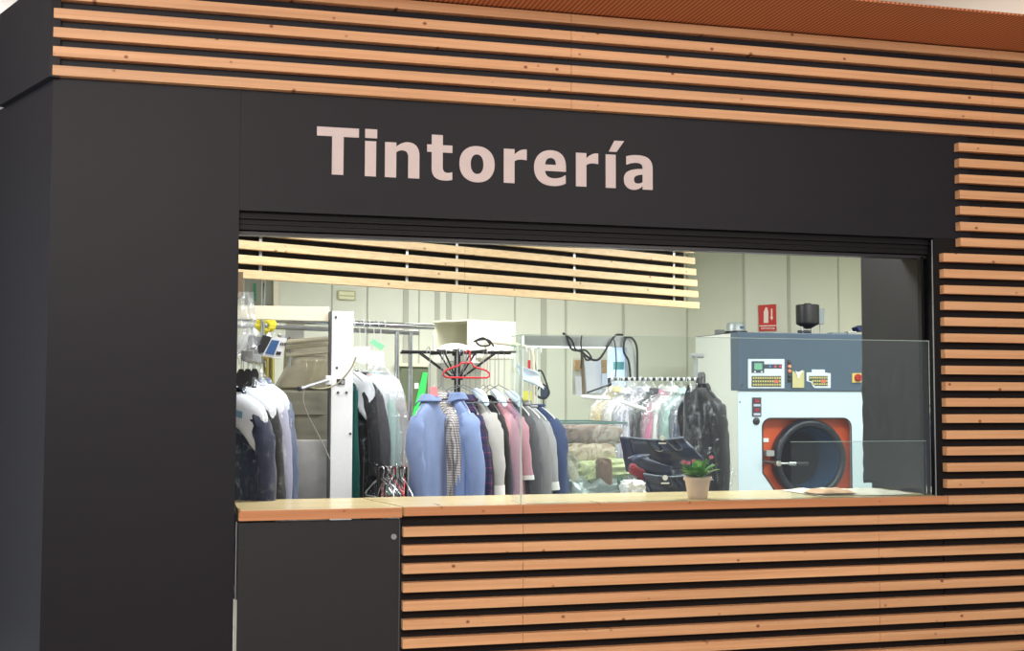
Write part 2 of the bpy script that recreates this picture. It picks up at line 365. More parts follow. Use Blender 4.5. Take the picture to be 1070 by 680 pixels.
# ------------------------------------------------------------------ slat cladding
SH = .042
def slats(mb_list, x0, x1, ks, off, seams, y0=0., y1=PB):
    for k in ks:
        z1 = 1.1+.08*k+off; e = [x0]+[s for s in seams if x0 < s < x1]+[x1]
        for a, b in zip(e, e[1:]): mb_list.box((a+(.0008 if a != x0 else 0), y0, z1-SH), (b-(.0008 if b != x1 else 0), y1+.004, z1), bev=.0015)
c1 = thing('slat_cladding', 'six long horizontal wooden slats across the top above the sign', 'cladding', (2, .02, 2.9))
for k in range(23, 29):
    m1 = MB(); slats(m1, -.527, 7.0, [k], .005, (1.721, 3.959, 6.2)); m1.build('slat', WOOD, c1)
c2 = thing('slat_cladding', 'tall stack of wooden slats on the wall right of the window', 'cladding', (4, .02, 1.1))
for k in range(16, 23):
    m1 = MB(); slats(m1, 3.759, 7.0, [k], 0, (4.6+.2*(k % 3),)); m1.build('slat', WOOD, c2)
for k in range(1, 16):
    m1 = MB(); slats(m1, 3.660, 7.0, [k], 0, (4.75+.3*(k % 2),)); m1.build('slat', WOOD, c2)
c3 = thing('slat_cladding', 'horizontal wooden slats covering the counter front below the worktop', 'cladding', (2, .02, .05))
m1 = MB(); slats(m1, 3.664, 7.0, [0], 0, ()); m1.build('slat', WOOD, c3)
for k in range(-13, 0):
    m1 = MB(); slats(m1, .955, 7.0, [k], -.007, (1.495, 3.277, 5.4)); m1.build('slat', WOOD, c3)
# ------------------------------------------------------------------ counter
ct = thing('service_counter', 'long light wood worktop of the counter running under the glass', 'counter', (2.2, .3, 1.06))
EDGEW = wood('counter_edge', (214, 150, 104), (200, 132, 86), (150, 90, 52), rough=.4)
def seam_x(t): return .952-.020*math.sin(min(1, t)*PI*.5)-.075*sm(t)   # curved meeting line, t from front to back
def topslab(left, right, y0, y1, z0, z1, lf=None, rf=None, n=10):
    mb = MB(); L_ = []; R_ = []
    for i in range(n+1):
        t = i/n; y = y0+(y1-y0)*t
        L_.append((lf(t) if lf else left, y)); R_.append((rf(t) if rf else right, y))
    o = L_+R_[::-1]; N = len(o)
    mb.add([(x, y, z) for z in (z0, z1) for x, y in o], [tuple(range(N-1, -1, -1)), tuple(range(N, 2*N))]+[(i, (i+1) % N, N+(i+1) % N, N+i) for i in range(N)])
    return mb
topslab(0, 1.494, .006, .56, 1.062, ZC, lf=lambda t: seam_x(t)+.004).build('worktop', TOPW, ct)
box((1.4965, .006, 1.062), (3.640, .56, ZC)).build('worktop', TOPW, ct)
box((.957, .0, 1.061), (1.494, .006, ZC-.0005)).build('edge_strip', EDGEW, ct)
box((1.4965, .0, 1.061), (3.660, .006, ZC-.0005)).build('edge_strip', EDGEW, ct)
box((.955, .045, 0), (XR+.04, .10, 1.058)).build('front_board', SLOT, ct)
box((1.0, .10, 0), (3.62, .13, 1.06)).build('carcass', WHITEP, ct)
fl = thing('counter_flap', 'lift-up wooden counter flap at the left end above the dark door', 'counter flap', (.6, .3, 1.056))
topslab(.253, 0, .004, .56, 1.058, 1.099, rf=lambda t: seam_x(t)-.003).build('flap_top', TOPW, fl)
box((.253, -.004, 1.056), (.948, .004, 1.0985), .001).build('edge_strip', EDGEW, fl)
dr = thing('counter_door', 'plain charcoal half door below the lift-up counter flap', 'door', (.6, .03, 0))
box((.253, .018, .02), (.938, .05, 1.046)).build('door_leaf', mat('door_laminate', (31, 32, 37), .5, var=.06, bscale=5), dr)
MB().lathe([(.0, -.008), (.010, -.008), (.012, -.004), (.012, .004)], (.915, .014, .972), 20, Matrix.Rotation(PI/2, 3, 'X')).build('round_lock', ALU, dr)
box((.2445, .036, .02), (.2475, .05, 1.05)).build('edge_trim', ALU, dr)
box((.9405, .025, .02), (.9445, .05, 1.045)).build('edge_trim', mat('dark_aluminium', (110, 112, 116), .35, .7), dr)
# ------------------------------------------------------------------ sign lettering (traced strokes, raised 2 mm)
def bez(p0, p1, p2, p3, n=10):
    return [tuple((1-t)**3*a+3*(1-t)**2*t*b+3*(1-t)*t*t*c+t**3*d for a, b, c, d in zip(p0, p1, p2, p3)) for t in [i/n for i in range(1, n+1)]]
def path(s):
    out = []; tk = s.split(); i = 0
    while i < len(tk):
        c = tk[i]
        if c in 'ML': out.append(tuple(float(x) for x in tk[i+1].split(','))); i += 2
        elif c == 'C': out += bez(out[-1], *[tuple(float(x) for x in tk[i+j].split(',')) for j in (1, 2, 3)]); i += 4
    return out
def ell(cx, cy, rx, ry, p=2.2, n=48):
    return [(cx+rx*math.copysign(abs(math.cos(a))**(2/p), math.cos(a)), cy+ry*math.copysign(abs(math.sin(a))**(2/p), math.sin(a))) for a in [2*PI*k/n for k in range(n)]]
GL = {
 'T': ['M 475,0 L 835,0 L 835,1204 L 1312,1204 L 1312,1489 L 0,1489 L 0,1204 L 475,1204'],
 'i': ['M 0,0 L 352,0 L 352,1117 L 0,1117', 'M 0,1215 L 380,1215 L 380,1500 L 0,1500'],
 'n': ['M 0,0 L 360,0 L 360,810 C 430,860 490,880 550,880 C 700,880 745,800 745,640 L 745,0 L 1105,0 L 1105,720 C 1105,1000 970,1147 730,1147 C 590,1147 480,1090 360,990 L 360,1117 L 0,1117'],
 't': ['M 0,1117 L 150,1117 L 150,1440 L 510,1440 L 510,1117 L 824,1117 L 824,880 L 510,880 L 510,430 C 510,280 560,230 680,230 C 730,230 780,245 795,255 L 824,255 L 824,10 C 760,-10 680,-22 580,-22 C 300,-22 150,90 150,370 L 150,880 L 0,880'],
 'o': [ell(583, 560, 583, 588), ell(583, 560, 212, 318)],
 'r': ['M 0,0 L 360,0 L 360,720 C 450,790 600,800 740,775 L 772,775 L 772,1125 L 720,1127 C 580,1125 450,1050 360,940 L 360,1117 L 0,1117'],
 'e': ['M 1090,460 L 378,460 C 385,300 500,225 680,225 C 830,225 960,270 1045,340 L 1080,340 L 1080,70 C 960,5 820,-30 640,-30 C 240,-30 0,190 0,555 C 0,910 230,1150 580,1150 C 920,1150 1090,950 1090,600', 'M 375,670 C 385,810 460,895 570,895 C 690,895 745,820 748,670'],
 'accent': ['M 0,1215 L 275,1215 L 540,1590 L 200,1590'],
 'istem': ['M 0,0 L 352,0 L 352,1117 L 0,1117'],
 'a': ['M 1020,0 L 1020,700 C 1020,1010 860,1145 480,1145 C 330,1145 180,1120 85,1090 L 85,810 L 120,810 C 230,860 340,885 450,885 C 590,885 665,840 665,720 L 665,690 C 220,670 0,590 0,320 C 0,100 140,-25 340,-25 C 480,-25 580,25 665,118 L 665,0', 'M 665,250 C 600,205 540,190 480,190 C 400,190 355,240 355,320 C 355,440 470,480 665,500'],
}
lt = thing('shop_sign_lettering', 'large pale pink raised letters reading Tintorería on the dark board', 'lettering', (1.35, .036, 2.55))
UN = .209/1489
for g_, px in (('T', 330.9), ('i', 381.4), ('n', 402.3), ('t', 446.3), ('o', 480.1), ('r', 526.5), ('e', 558.1), ('r', 601.9), ('í', 632.9), ('a', 651.9)):
    x0 = at(px, 165, .037).x
    outs = []
    for nm in (['istem', 'accent'] if g_ == 'í' else [g_]):
        for q in GL[nm]:
            p = path(q) if isinstance(q, str) else q
            if nm == 'accent': p = [(x+110, y) for x, y in p]
            outs.append(p)
    plate([[(x*UN, y*UN) for x, y in p] for p in outs], .003, lambda u, v, d, x0=x0: Vector((x0+u, .0385+d, 2.5515+v)), 'letter', LETTER, lt)
# ------------------------------------------------------------------ inner slatted fascia
fs = thing('slatted_fascia', 'pale wooden slatted screen hanging inside above the clothes racks', 'slatted screen', (2, 2.2, 2.2))
fa = Vector((.303, 1.48, 0)); fb = Vector((3.612, 2.924, 0)); fd = (fb-fa).normalized(); fn = Vector((fd.y, -fd.x, 0)); FL = (fb-fa).length
fR = Matrix(((fd.x, -fn.x, 0), (fd.y, -fn.y, 0), (0, 0, 1)))   # local x along, y backwards
for k in range(9):
    z1 = 2.268+.08*k; mb = MB(); ext = -.011*k
    e = [-.75, 1.52-.0*k, FL+.02+ext]
    for a, b in zip(e, e[1:]): mb.box((a+.0008, 0, z1-.046), (b-.0008, .04, z1), R=fR, org=fa, bev=.0015)
    mb.build('slat', WOODIN, fs)
MB().box((-.75, .07, 2.262), (FL-.07, .085, 2.955), R=fR, org=fa).build('backing_board', mat('dark_board', (34, 35, 40), .7), fs)
for px in (275, 429, 482, 604, 709):
    # distance along the screen where the strip stands
    q = min(range(0, 400), key=lambda i: abs((lambda P_: 535+F*(P_-CP).dot(CR)/(P_-CP).dot(CF)-px)(fa+fd*(i*.01)+Vector((0, 0, 2.3)))))*.01
    MB().box((q-.009, .041, 2.25), (q+.009, .047, 2.95), R=fR, org=fa).build('metal_strip', ALU, fs)
# ------------------------------------------------------------------ glass
GL1 = glassmat('counter_glass', (247, 250, 248))
GL2 = glassmat('thin_return_glass', (244, 249, 247), .25)
GE = mat('glass_edge', (190, 214, 205), .15)
gs = thing('glass_screen', 'low clear glass screen standing along the counter edge', 'glass screen', (2.5, .05, ZC))
box((1.50, .045, ZC+.001), (3.60, .051, 1.862)).build('pane', GL1, gs)
box((1.494, .043, ZC+.001), (1.4995, .053, 1.862)).build('edge', GE, gs)
box((1.50, .0445, 1.862), (3.60, .0515, 1.8645)).build('edge', GE, gs)
box((1.494, .054, ZC+.001), (1.500, .22, 1.860)).build('return_pane', GL2, gs)
box((1.494, .054, 1.860), (1.500, .22, 1.863)).build('edge', GE, gs)
gs2 = thing('glass_shelf_guard', 'second lower glass pane behind the right end of the screen', 'glass pane', (3.1, .09, ZC))
box((2.86, .085, ZC+.001), (3.60, .090, 1.366)).build('pane', GL1, gs2)
box((2.86, .0845, 1.366), (3.60, .0905, 1.3685)).build('edge', GE, gs2)
# ================================================================== CLOTHES
def fabric(name, rgb, **k): return mat('cloth_'+name, rgb, .85, bump=.7, bscale=8, var=.07, sheen=.15, **k)
def frame(O, ang):
    U = Vector((math.cos(ang), math.sin(ang), 0)); V = Vector((-U.y, U.x, 0))
    return lambda u, v, z: O+U*u+V*v+Vector((0, 0, z))
def body_rings(T, tab, nz, n, amp, seed, p=2.4, kf=5):
    z0, z1 = tab[0][0], tab[-1][0]; R = []
    rnd = random.Random(seed); ph = rnd.random()*6; ph2 = rnd.random()*6
    for i in range(nz+1):
        zz = z0+(z1-z0)*i/nz; hw, th = lerp([(-a, b, c) for a, b, c in tab], -zz); dep = sm((z0-zz), .05, .8); ring = []
        for k in range(n):
            a = 2*PI*k/n; c, s = math.cos(a), math.sin(a)
            f = 1+amp*dep*(math.sin(a*kf+ph+zz*2)*.6+math.sin(a*(kf*2+1)+ph2-zz*3)*.4)
            nn = noise.noise(Vector((c*2+seed, s*2, zz*5)))*amp*.35*dep
            f += nn
            u = hw*math.copysign(abs(c)**(2/p), c)*f; v = th*math.copysign(abs(s)**(2/p), s)*(f+(f-1)*1.5)
            ring.append(T(u, v, zz))
        R.append(ring)
    return R
def sleeve_mb(T, s, hw, L, r0=.062, r1=.040, sw=.02, flat=.52, seed=0, z0=-.100):
    pts = [(s*(hw-.050), 0, z0+.012), (s*(hw-.016), 0, z0-.035), (s*(hw+.004), sw*.3, z0-.13), (s*(hw+.016), sw, z0-.28), (s*(hw+.010), sw*1.6, -L)]
    rad = [r0*.75, r0*.95, r0, (r0+r1)/2, r1]; P = spline(pts, 6); K = len(P); rings = []
    for i, p in enumerate(P):
        t = i/(K-1); q = t*(len(rad)-1); j = min(int(q), len(rad)-2); r = rad[j]+(rad[j+1]-rad[j])*(q-j)
        tg = (P[min(i+1, K-1)]-P[max(i-1, 0)]).normalized(); a = Vector((0, 1, 0)); b = tg.cross(a).normalized(); ring = []
        for k in range(14):
            an = 2*PI*k/14; w = 1+.09*math.sin(an*3+t*9+seed)+.26*noise.noise(Vector((math.cos(an)*1.5, math.sin(an)*1.5+t*7, seed+t*3)))
            o = p+a*math.sin(an)*r*w*1.0+b*math.cos(an)*r*w*flat; ring.append(T(*o))
        rings.append(ring)
    return rings
def hanger(O, ang, top, hw=.2, M=None, label='', group=None, bar=True, r=.0022, name='wire_hanger', hooked=True):
    "O is where the neck of the hanger sits, top the height of the rail it hooks over"
    T = frame(O, ang); h = thing(name, label, 'hanger', O, group)
    M = M or WIRE; zt = top-O.z
    pts = [(-.0, 0, .0), (0, 0, max(.02, zt-.045))]+[(.022-.022*math.cos(a), 0, zt-.022+.024*math.sin(a)) for a in [PI*i/8 for i in range(0, 9)]]+[(.044, 0, zt-.034)]
    MB().tube([T(*p) for p in pts], r, 6).build('hook', M, h, True)
    pts = [(0, 0, .0), (hw*.5, 0, -.03), (hw*.95, 0, -.075), (hw, 0, -.088), (hw*.97, 0, -.098)]
    loop = pts+([(0, 0, -.1)] if bar else [])+[(-x, y, z) for x, y, z in pts[::-1]][:-1]
    MB().tube([T(*p) for p in loop], r*1.2, 6, closed=True).build('frame', M, h, True)
    return h
def garment(name, label, O, ang, M, cat='shirt', hw=.20, L=.76, th=.64, sl=.60, collar='shirt', cm=None, seed=0, group=None,
            cuff=None, cover=None, paper=None, sleeves=True, lower=None, coverL=None, placket=False, sw=.02, r0=.046, flare=1.):
    T = frame(O, ang); g = thing(name, label, cat, O, group)
    tab = [(0, .042, .040), (-.012, .062, .05*th), (-.035, .105, .056*th), (-.070, hw*.80, .060*th), (-.105, hw*.95, .062*th), (-.15, hw*.97, .066*th), (-.32, hw*.93, .082*th), (-.55, hw*.97*flare, .095*th), (-L, hw*flare, .10*th)]
    MB().rings(body_rings(T, tab, 36, 44, .17, seed+1.3, kf=6)).build('body', M, g, True)
    if sleeves:
        for s in (-1, 1):
            R = sleeve_mb(T, s, hw, sl, sw=sw*s if False else sw, seed=seed+s, r0=r0)
            MB().rings(R).build('sleeve', M, g, True)
            if cuff:
                C = []
                for R_ in R[-4:]:
                    c = sum(R_, Vector())/len(R_); C.append([c+(v-c)*1.10 for v in R_])
                MB().rings(C).build('cuff', cuff, g, True)
    cm = cm or M
    if collar == 'shirt':
        def col(u, v):
            a = -PI*.5+.30+(2*PI-.60)*u      # gap at the front (v < 0)
            if v < .4: q = v/.4; r = .044-.004*q; z = .0+.034*q
            else: q = (v-.4)/.6; r = .041+.024*q+.012*max(0, -math.sin(a))*q; z = .034-.040*q-.030*q*max(0, -math.sin(a))**3
            return T(r*1.15*math.cos(a), r*math.sin(a), z)
        MB().grid(col, 30, 8).build('collar', cm, g, True, thick=.004)
    elif collar == 'lapel':
        for s in (-1, 1):
            def lap(u, v):
                z = .02-.30*v; x = s*(.045*(1-v)+.004+.055*math.sin(PI*min(1, v*1.15))**.8*u); return T(x, -(.052+.03*v+.012*u)*th-.004, z)
            MB().grid(lap, 5, 12).build('lapel', cm, g, True, thick=.004)
        def col(u, v):
            a = 0+PI*u; return T((.05+.018*v)*1.1*math.cos(a), (.045+.02*v)*math.sin(a), .03-.045*v)
        MB().grid(col, 16, 4).build('collar', cm, g, True, thick=.004)
    elif collar == 'round':
        MB().tube([T(.052*math.cos(a), .045*math.sin(a), .004) for a in [2*PI*i/24 for i in range(24)]], .008, 8, closed=True).build('neckband', cm, g, True)
    if placket:
        MB().grid(lambda u, v: T(-.014+.028*u, -(.052+.045*min(1, v*1.6))*th-.006, -.01-(L-.03)*v), 2, 20).build('placket', cm, g, True, thick=.003)
        for i in range(6):
            z = -.06-.1*i; MB().lathe([(.0055, 0), (.0055, .003)], T(0, -(.052+.045*min(1, -z/L*1.6))*th-.012, z), 10, Matrix.Rotation(ang, 3, 'Z') @ Matrix.Rotation(PI/2, 3, 'X')).build('button', WHITEP, g)
    if lower:
        tb = [(-L*.62, hw*1.0, .108*th), (-L*.8, hw*1.02, .112*th), (-L-.05, hw*1.04, .116*th)]
        MB().rings(body_rings(T, tb, 8, 36, .08, seed+4)).build('lower_panel', lower, g, True)
    if paper:
        def pp(u, v):
            a = 2*PI*u; q = v; hwq, tq = lerp([(0, .05, .05), (.035, .145, .066), (.065, hw*.92, .072), (.11, hw+.012, .078), (.3, hw+.02, .10), (.9, hw+.03, .12)], q*(.22+.07*math.cos(3*a+.6)))
            zz = -q*(.22+.07*math.cos(3*a+.6))
            return T(hwq*math.copysign(abs(math.cos(a))**.85, math.cos(a)), tq*math.sin(a)*1.08, zz+.006)
        pc = MB().grid(pp, 32, 8).build('paper_cover', mat('tissue_paper', (206, 212, 220), .8, bump=.5, bscale=14), g, True, thick=.001)
        for s in (-1, 1):
            MB().add([T(s*(hw*.55), -.082, -.075), T(s*(hw*.8), -.086, -.085), T(s*(hw*.8), -.088, -.115), T(s*(hw*.55), -.085, -.105)], [(0, 1, 2, 3)]).build('printed_mark', BLUEP, pc)
    if cover:
        CL = coverL or L+.06
        tb = [(.075, .014, .012), (.05, .026, .02), (.02, .06, .05), (-.03, .12, .03+.058*th), (-.075, hw*.92, .03+.07*th), (-.12, hw+.03, .025+.085*th), (-.35, hw+.05, .115*th+.014), (-CL, hw+.06, .13*th+.014)]
        MB().rings(body_rings(T, tb, 34, 44, .16, seed+7.7, kf=7), cap=False).build('plastic_cover', cover, g, True)
    return g
def on_line(p0, d, px):
    "point of the line p0 + s d seen at image column px"
    a = (p0-CP).dot(CR)*F-(px-535)*(p0-CP).dot(CF); b = d.dot(CR)*F-(px-535)*d.dot(CF)
    return p0-d*(a/b)
FILM = film('clear_garment_film', opac=.17)
FILMW = film('milky_garment_film', (236, 238, 244), opac=.36, milk=.5)
FILMD = film('thin_garment_film', (210, 222, 236), opac=.34, rough=.05, milk=.0, streak=True, bump=.9, bscale=30)
C_BLUE = fabric('oxford_blue', (118, 138, 180)); C_BLUE2 = fabric('light_blue', (122, 144, 188)); C_NAVY = fabric('navy', (30, 40, 66)); C_BLK = fabric('black', (17, 18, 23))
C_GREY = fabric('mid_grey', (120, 120, 124)); C_CHAR = fabric('charcoal', (66, 66, 72)); C_LG = fabric('light_grey', (172, 172, 170)); C_PINK = fabric('dusty_pink', (190, 140, 150))
C_PINK2 = fabric('rose', (176, 126, 140)); C_WHT = fabric('white', (232, 232, 230)); C_CREAM = fabric('cream', (226, 208, 160)); C_BEIGE = fabric('beige', (196, 160, 110)); C_TEAL = fabric('teal', (20, 92, 86))
C_AQUA = fabric('pale_aqua', (168, 200, 196)); C_LAV = fabric('lavender_grey', (150, 152, 176)); C_SLATE = fabric('slate_blue', (84, 98, 128)); C_COB = fabric('cobalt', (34, 54, 98)); C_OLV = fabric('olive', (72, 74, 66))
P_CHK = pattern('small_grey_check', (214, 210, 205), (60, 58, 66), sx=75); P_PLD = pattern('navy_red_plaid', (32, 40, 84), (150, 60, 80), (20, 24, 50), sx=24, kind='plaid')
P_STR = pattern('lavender_stripe', (224, 224, 236), (150, 150, 190), sx=45, kind='stripe'); P_FLO = splotch('pink_floral', [(60, 58, 66), (200, 120, 120), (224, 190, 180), (80, 90, 90)], 22)
# ---- 1. bagged suits on the left
rail0 = at(256, 376, .55); rail1 = at(268, 373, 1.35); rail1.z = rail0.z
rl = thing('garment_rail', 'short chrome rail on the far left carrying the bagged suits', 'rail', (rail0.x, .9, rail0.z))
MB().tube([rail0-Vector((.02, .25, 0)), rail1+Vector((.05, .3, 0))], .012, 12).build('tube', CHROME, rl, True)
for k, f_ in enumerate((.15, .85)):
    p = rail0.lerp(rail1, f_); MB().box(p+Vector((-.028, -.02, .008)), p+Vector((.028, .02, .05)), bev=.004).build('grey_block', GREYP, rl)
MB().tube([rail1+Vector((.05, .3, 0)), rail1+Vector((.05, .3, .3)), Vector((rail1.x+.05, 1.65, 2.2)), Vector((rail1.x+.05, 1.65, 2.95))], .012, 10).build('drop_rod', CHROME, rl, True)
G1 = 'bagged suits at the left end of the shop'
for i, (px, py, Y, M, lab, pp, cv) in enumerate((
    (243, 411, .66, C_NAVY, 'navy suit jacket with white paper shoulders, leftmost behind the column edge', True, FILMD),
    (254, 405, .84, C_BLK, 'black suit jacket under clear film, second from the dark column', True, FILMD),
    (264, 403, 1.02, C_LAV, 'lavender grey suit with white paper shoulder cover, third from the column', True, FILM),
    (272, 401, 1.20, C_SLATE, 'slate blue suit in shiny film, right end of the left-hand suits', True, FILM))):
    O = at(px, py, Y); q = rail0.lerp(rail1, (Y-.55)/.8)
    garment('bagged_suit', lab, O, math.radians(-52-2*i), M, 'suit', hw=.215, L=.95, collar='lapel', th=.5, seed=i, group=G1, cover=cv, paper=pp, r0=.058)
    hanger(O+Vector((0, 0, .005)), math.radians(-52-2*i), q.z+.014, .2, label=lab.split(',')[0].replace('suit jacket', 'suit').replace('suit ', 'suit hanger hook above the suit ', 1) if False else ['wire hanger carrying the navy suit nearest the dark column', 'wire hanger carrying the black suit near the column', 'wire hanger carrying the lavender grey suit', 'wire hanger carrying the slate blue suit'][i], group='wire hangers of the left-hand suits')
# trouser clips hanging from the same rail
for i, (px, py) in enumerate(((252, 380), (259, 380), (266, 380))):
    p = at(px, py, .6+.2*i); t = thing('trouser_clip', ['black trouser clip hanging next to the dark column', 'black trouser clip hanging in the middle under the grey block', 'black trouser clip hanging farthest from the dark column'][i], 'clip', p, 'black clips on the left rail')
    MB().tube([p+Vector((0, 0, .02)), p+Vector((0, 0, -.03))], .003, 6).build('stem', CHROME, t)
    MB().rings([[p+Vector((a*w_, b*.012, z)) for a, b in ((-1, -1), (1, -1), (1, 1), (-1, 1))] for w_, z in ((.010, -.025), (.022, -.05), (.02, -.09), (.006, -.12))]).build('jaw', BLACKM, t)
# ---- 2. frame and form finisher
mf = thing('machine_frame', 'white enamelled steel frame with tall post and crossbeam', 'frame', at(358, 520, 1.4)*1)
pa = at(347, 325, 1.4); pb = at(369.5, 325, 1.4)
box((pa.x, 1.4, .0), (pb.x, 1.50, pa.z), .002).build('post', WHITEP, mf)
box((pa.x-.008, 1.40, .0), (pa.x-.001, 1.50, pa.z)).build('edge_strip', mat('dark_seal', (70, 72, 76), .5), mf)
c0 = at(299, 331, 2.16); c1_ = at(318, 331, 2.16); box((c0.x, 2.16, 0), (c1_.x, 2.22, c0.z), .002).build('post', mat('grey_white_enamel', (206, 206, 202), .4), mf)
b0 = at(262, 318, 1.42); b1 = at(346, 326, 1.42)
MB().add([(b0.x-.25, 1.505, b0.z), (b1.x, 1.505, b1.z+.035), (b1.x, 1.505, b1.z-.045), (b0.x-.25, 1.505, b0.z-.068), (b0.x-.25, 1.56, b0.z), (b1.x, 1.56, b1.z+.035), (b1.x, 1.56, b1.z-.045), (b0.x-.25, 1.56, b0.z-.068)], [(0, 1, 2, 3), (4, 5, 6, 7), (0, 1, 5, 4), (1, 2, 6, 5), (2, 3, 7, 6), (3, 0, 4, 7)]).build('crossbeam', CREAM, mf)
RX = Matrix.Rotation(PI/2, 3, 'X')
for px, py in ((351, 331), (352, 384), (353, 410), (362, 410), (366, 453)):
    p = at(px, py, 1.398); MB().lathe([(.007, -.002), (.007, .004), (.003, .006)], p, 12, RX).build('bolt', mat('bolt_steel', (90, 92, 96), .4, .7), mf)
p = at(356, 399, 1.398); box((p.x-.022, 1.394, p.z-.014), (p.x+.022, 1.402, p.z+.016)).build('slot', BLACKM, mf)
box((p.x+.001, 1.390, p.z-.010), (p.x+.018, 1.396, p.z+.010)).build('slot_insert', ALU, mf)
p = at(343, 397, 1.38); box((p.x-.014, 1.37, p.z-.025), (p.x+.014, 1.40, p.z+.025), .003).build('bracket', WHITEP, mf)
MB().tube([at(343, 397, 1.37), at(329, 401, 1.30), at(314, 406, 1.22)], .010, 12).build('arm_rod', ALU, mf, True)
MB().tube([at(314, 406, 1.22), at(312, 406.4, 1.21)], .0125, 12).build('rod_tip', BLACKM, mf, True)
MB().tube(spline([at(372, 373, 1.33), at(366, 386, 1.34), at(352, 401, 1.36), at(336, 406, 1.33), at(320, 404, 1.26)], 6), .0045, 8).build('air_hose', mat('olive_hose', (150, 148, 122), .5), mf, True)
MB().tube(spline([at(318, 406, 1.24), at(317, 420, 1.25), at(323, 436, 1.3), at(333, 455, 1.35), at(345, 480, 1.38)], 6), .0032, 8).build('hanging_cord', mat('pale_cord', (160, 156, 140), .6), mf, True)
p0, p1 = at(369, 388, 1.36), at(380, 398, 1.36)
MB().tube([p0, p1], .008, 10).build('side_lever', WHITEP, mf, True)
ff = thing('form_finisher', 'beige padded form finishing machine with steel base beside white post', 'finishing machine', at(320, 520, 1.8)*1)
CANV = mat('canvas_beige', (136, 130, 112), .9, bump=.3, bscale=9, var=.08); CANV2 = mat('canvas_grey', (118, 116, 102), .9, bump=.3, bscale=9, var=.08)
def padded(px0, px1, py0, py1, Y, dy, wid_top, M, name, par, seed=0, top_in=.0):
    a = at(px0, py0, Y); b = at(px1, py1, Y); cx, hw_ = (a.x+b.x)/2, (b.x-a.x)/2; R = []
    for i in range(17):
        t = i/16; z = a.z+(b.z-a.z)*t; f = wid_top+(1-wid_top)*sm(t, 0, .9); e = min(1, .35+4*min(t, 1-t)); ring = []
        for k in range(36):
            an = 2*PI*k/36; c, s_ = math.cos(an), math.sin(an); w_ = 1+.03*noise.noise(Vector((c*2+seed, s_*2, t*6)))
            ring.append(Vector((cx+top_in*(1-t)*hw_+hw_*f*math.copysign(abs(c)**.4, c)*w_*(.93+.07*e), Y+dy/2+dy/2*math.copysign(abs(s_)**.5, s_)*e*w_, z)))
        R.append(ring)
    return MB().rings(R).build(name, M, par, True)
padded(296, 347, 353, 462, 1.98, .12, .92, CANV, 'back_pad', ff, 5)
padded(288, 347, 368, 413, 1.62, .34, .62, CANV, 'upper_hood', ff, 1, .30)
padded(287, 347, 403, 440, 1.60, .36, .97, CANV2, 'middle_cushion', ff, 2)
padded(300, 347, 426, 466, 1.61, .34, 1.0, CANV2, 'lower_cushion', ff, 3)
a = at(302, 459, 1.60); b = at(346, 459, 1.60); box((a.x, 1.60, .05), (b.x, 1.98, a.z), .01).build('steel_base', STEEL, ff)
for i, (y0, y1) in enumerate(((357, 353), (363, 359), (371, 367))):
    MB().tube([at(299, y0, 1.60+.03*i), at(346, y1, 1.60+.03*i)], .012, 12).build('press_bar', mat('dull_beige_tube', (186, 180, 158), .5), ff, True)
for px in (303, 344):
    MB().tube([at(px, 352, 1.66), at(px, 392, 1.66)], .008, 8).build('bar_support', GREYP, ff, True)
cb = MB().grid(lambda u, v: at(318+26*u, 375+30*v, 1.585)+Vector((0, -.02*math.sin(u*9+v*3), 0)), 14, 10).build('plastic_drape', film('thin_drape', (220, 214, 180), .25), ff, True)
# control unit
cu_ = thing('control_unit', 'tilted control unit with blue touch screen hanging beside finishing machine', 'control panel', at(285, 375, 1.3)*1)
def quad(pxs, Y, th):
    f_ = [at(x, y, Y) for x, y in pxs]; bk = [v+Vector((0, th, 0)) for v in f_]; n = len(f_)
    return MB().add(f_+bk, [tuple(range(n)), tuple(range(2*n-1, n-1, -1))]+[(i, (i+1) % n, n+(i+1) % n, n+i) for i in range(n)])
quad([(261, 350), (279, 353), (272, 372), (257, 369)], 1.27, .09).build('grey_housing', mat('housing_grey', (118, 120, 126), .5), cu_)
quad([(285, 351.5), (300, 353.5), (293, 375), (274, 371.5)], 1.24, .05).build('front_plate', mat('pale_plate', (206, 208, 210), .4), cu_)
quad([(284, 355), (292, 356), (286, 371), (277, 369)], 1.235, .004).build('screen', emit('blue_screen', (34, 70, 112), .5), cu_)
for k in range(3): quad([(293.5+k*2, 357.5+.2*k), (294.7+k*2, 357.8+.2*k), (293.5+k*2, 361+.2*k), (292.3+k*2, 360.7+.2*k)], 1.236, .004).build('button', BLACKM, cu_)
quad([(289, 367), (294, 367.5), (293, 371), (288, 370.5)], 1.236, .006).build('black_handle', BLACKM, cu_)
quad([(275, 350), (284, 352), (276, 369), (268, 366)], 1.255, .02).build('black_bracket', BLACKM, cu_)
MB().tube(spline([at(248, 371, 1.2), at(258, 366, 1.2), at(266, 363, 1.2), at(272, 359, 1.22)], 6), .005, 8).build('cable', RUB, cu_, True)
MB().tube([at(296, 352, 1.29), at(296, 352, 1.29)+Vector((0, .25, .02))], .012, 8).build('mount_arm', GREYP, cu_, True)
tag(MB().grid(lambda u, v: at(275+12*u, 371+30*v, 1.42)+Vector((0, .025*math.sin(u*14), 0)), 20, 8).build('yellow_cloth', fabric('mustard', (168, 156, 70)), None, True, .003), 'mustard yellow cloth hanging under the tilted control unit', 'cloth')
yf = thing('yellow_flower', 'bright yellow artificial bloom behind the crossbeam on the left', 'flower', at(277, 341, 1.7)*1)
c = at(277, 340, 1.7)
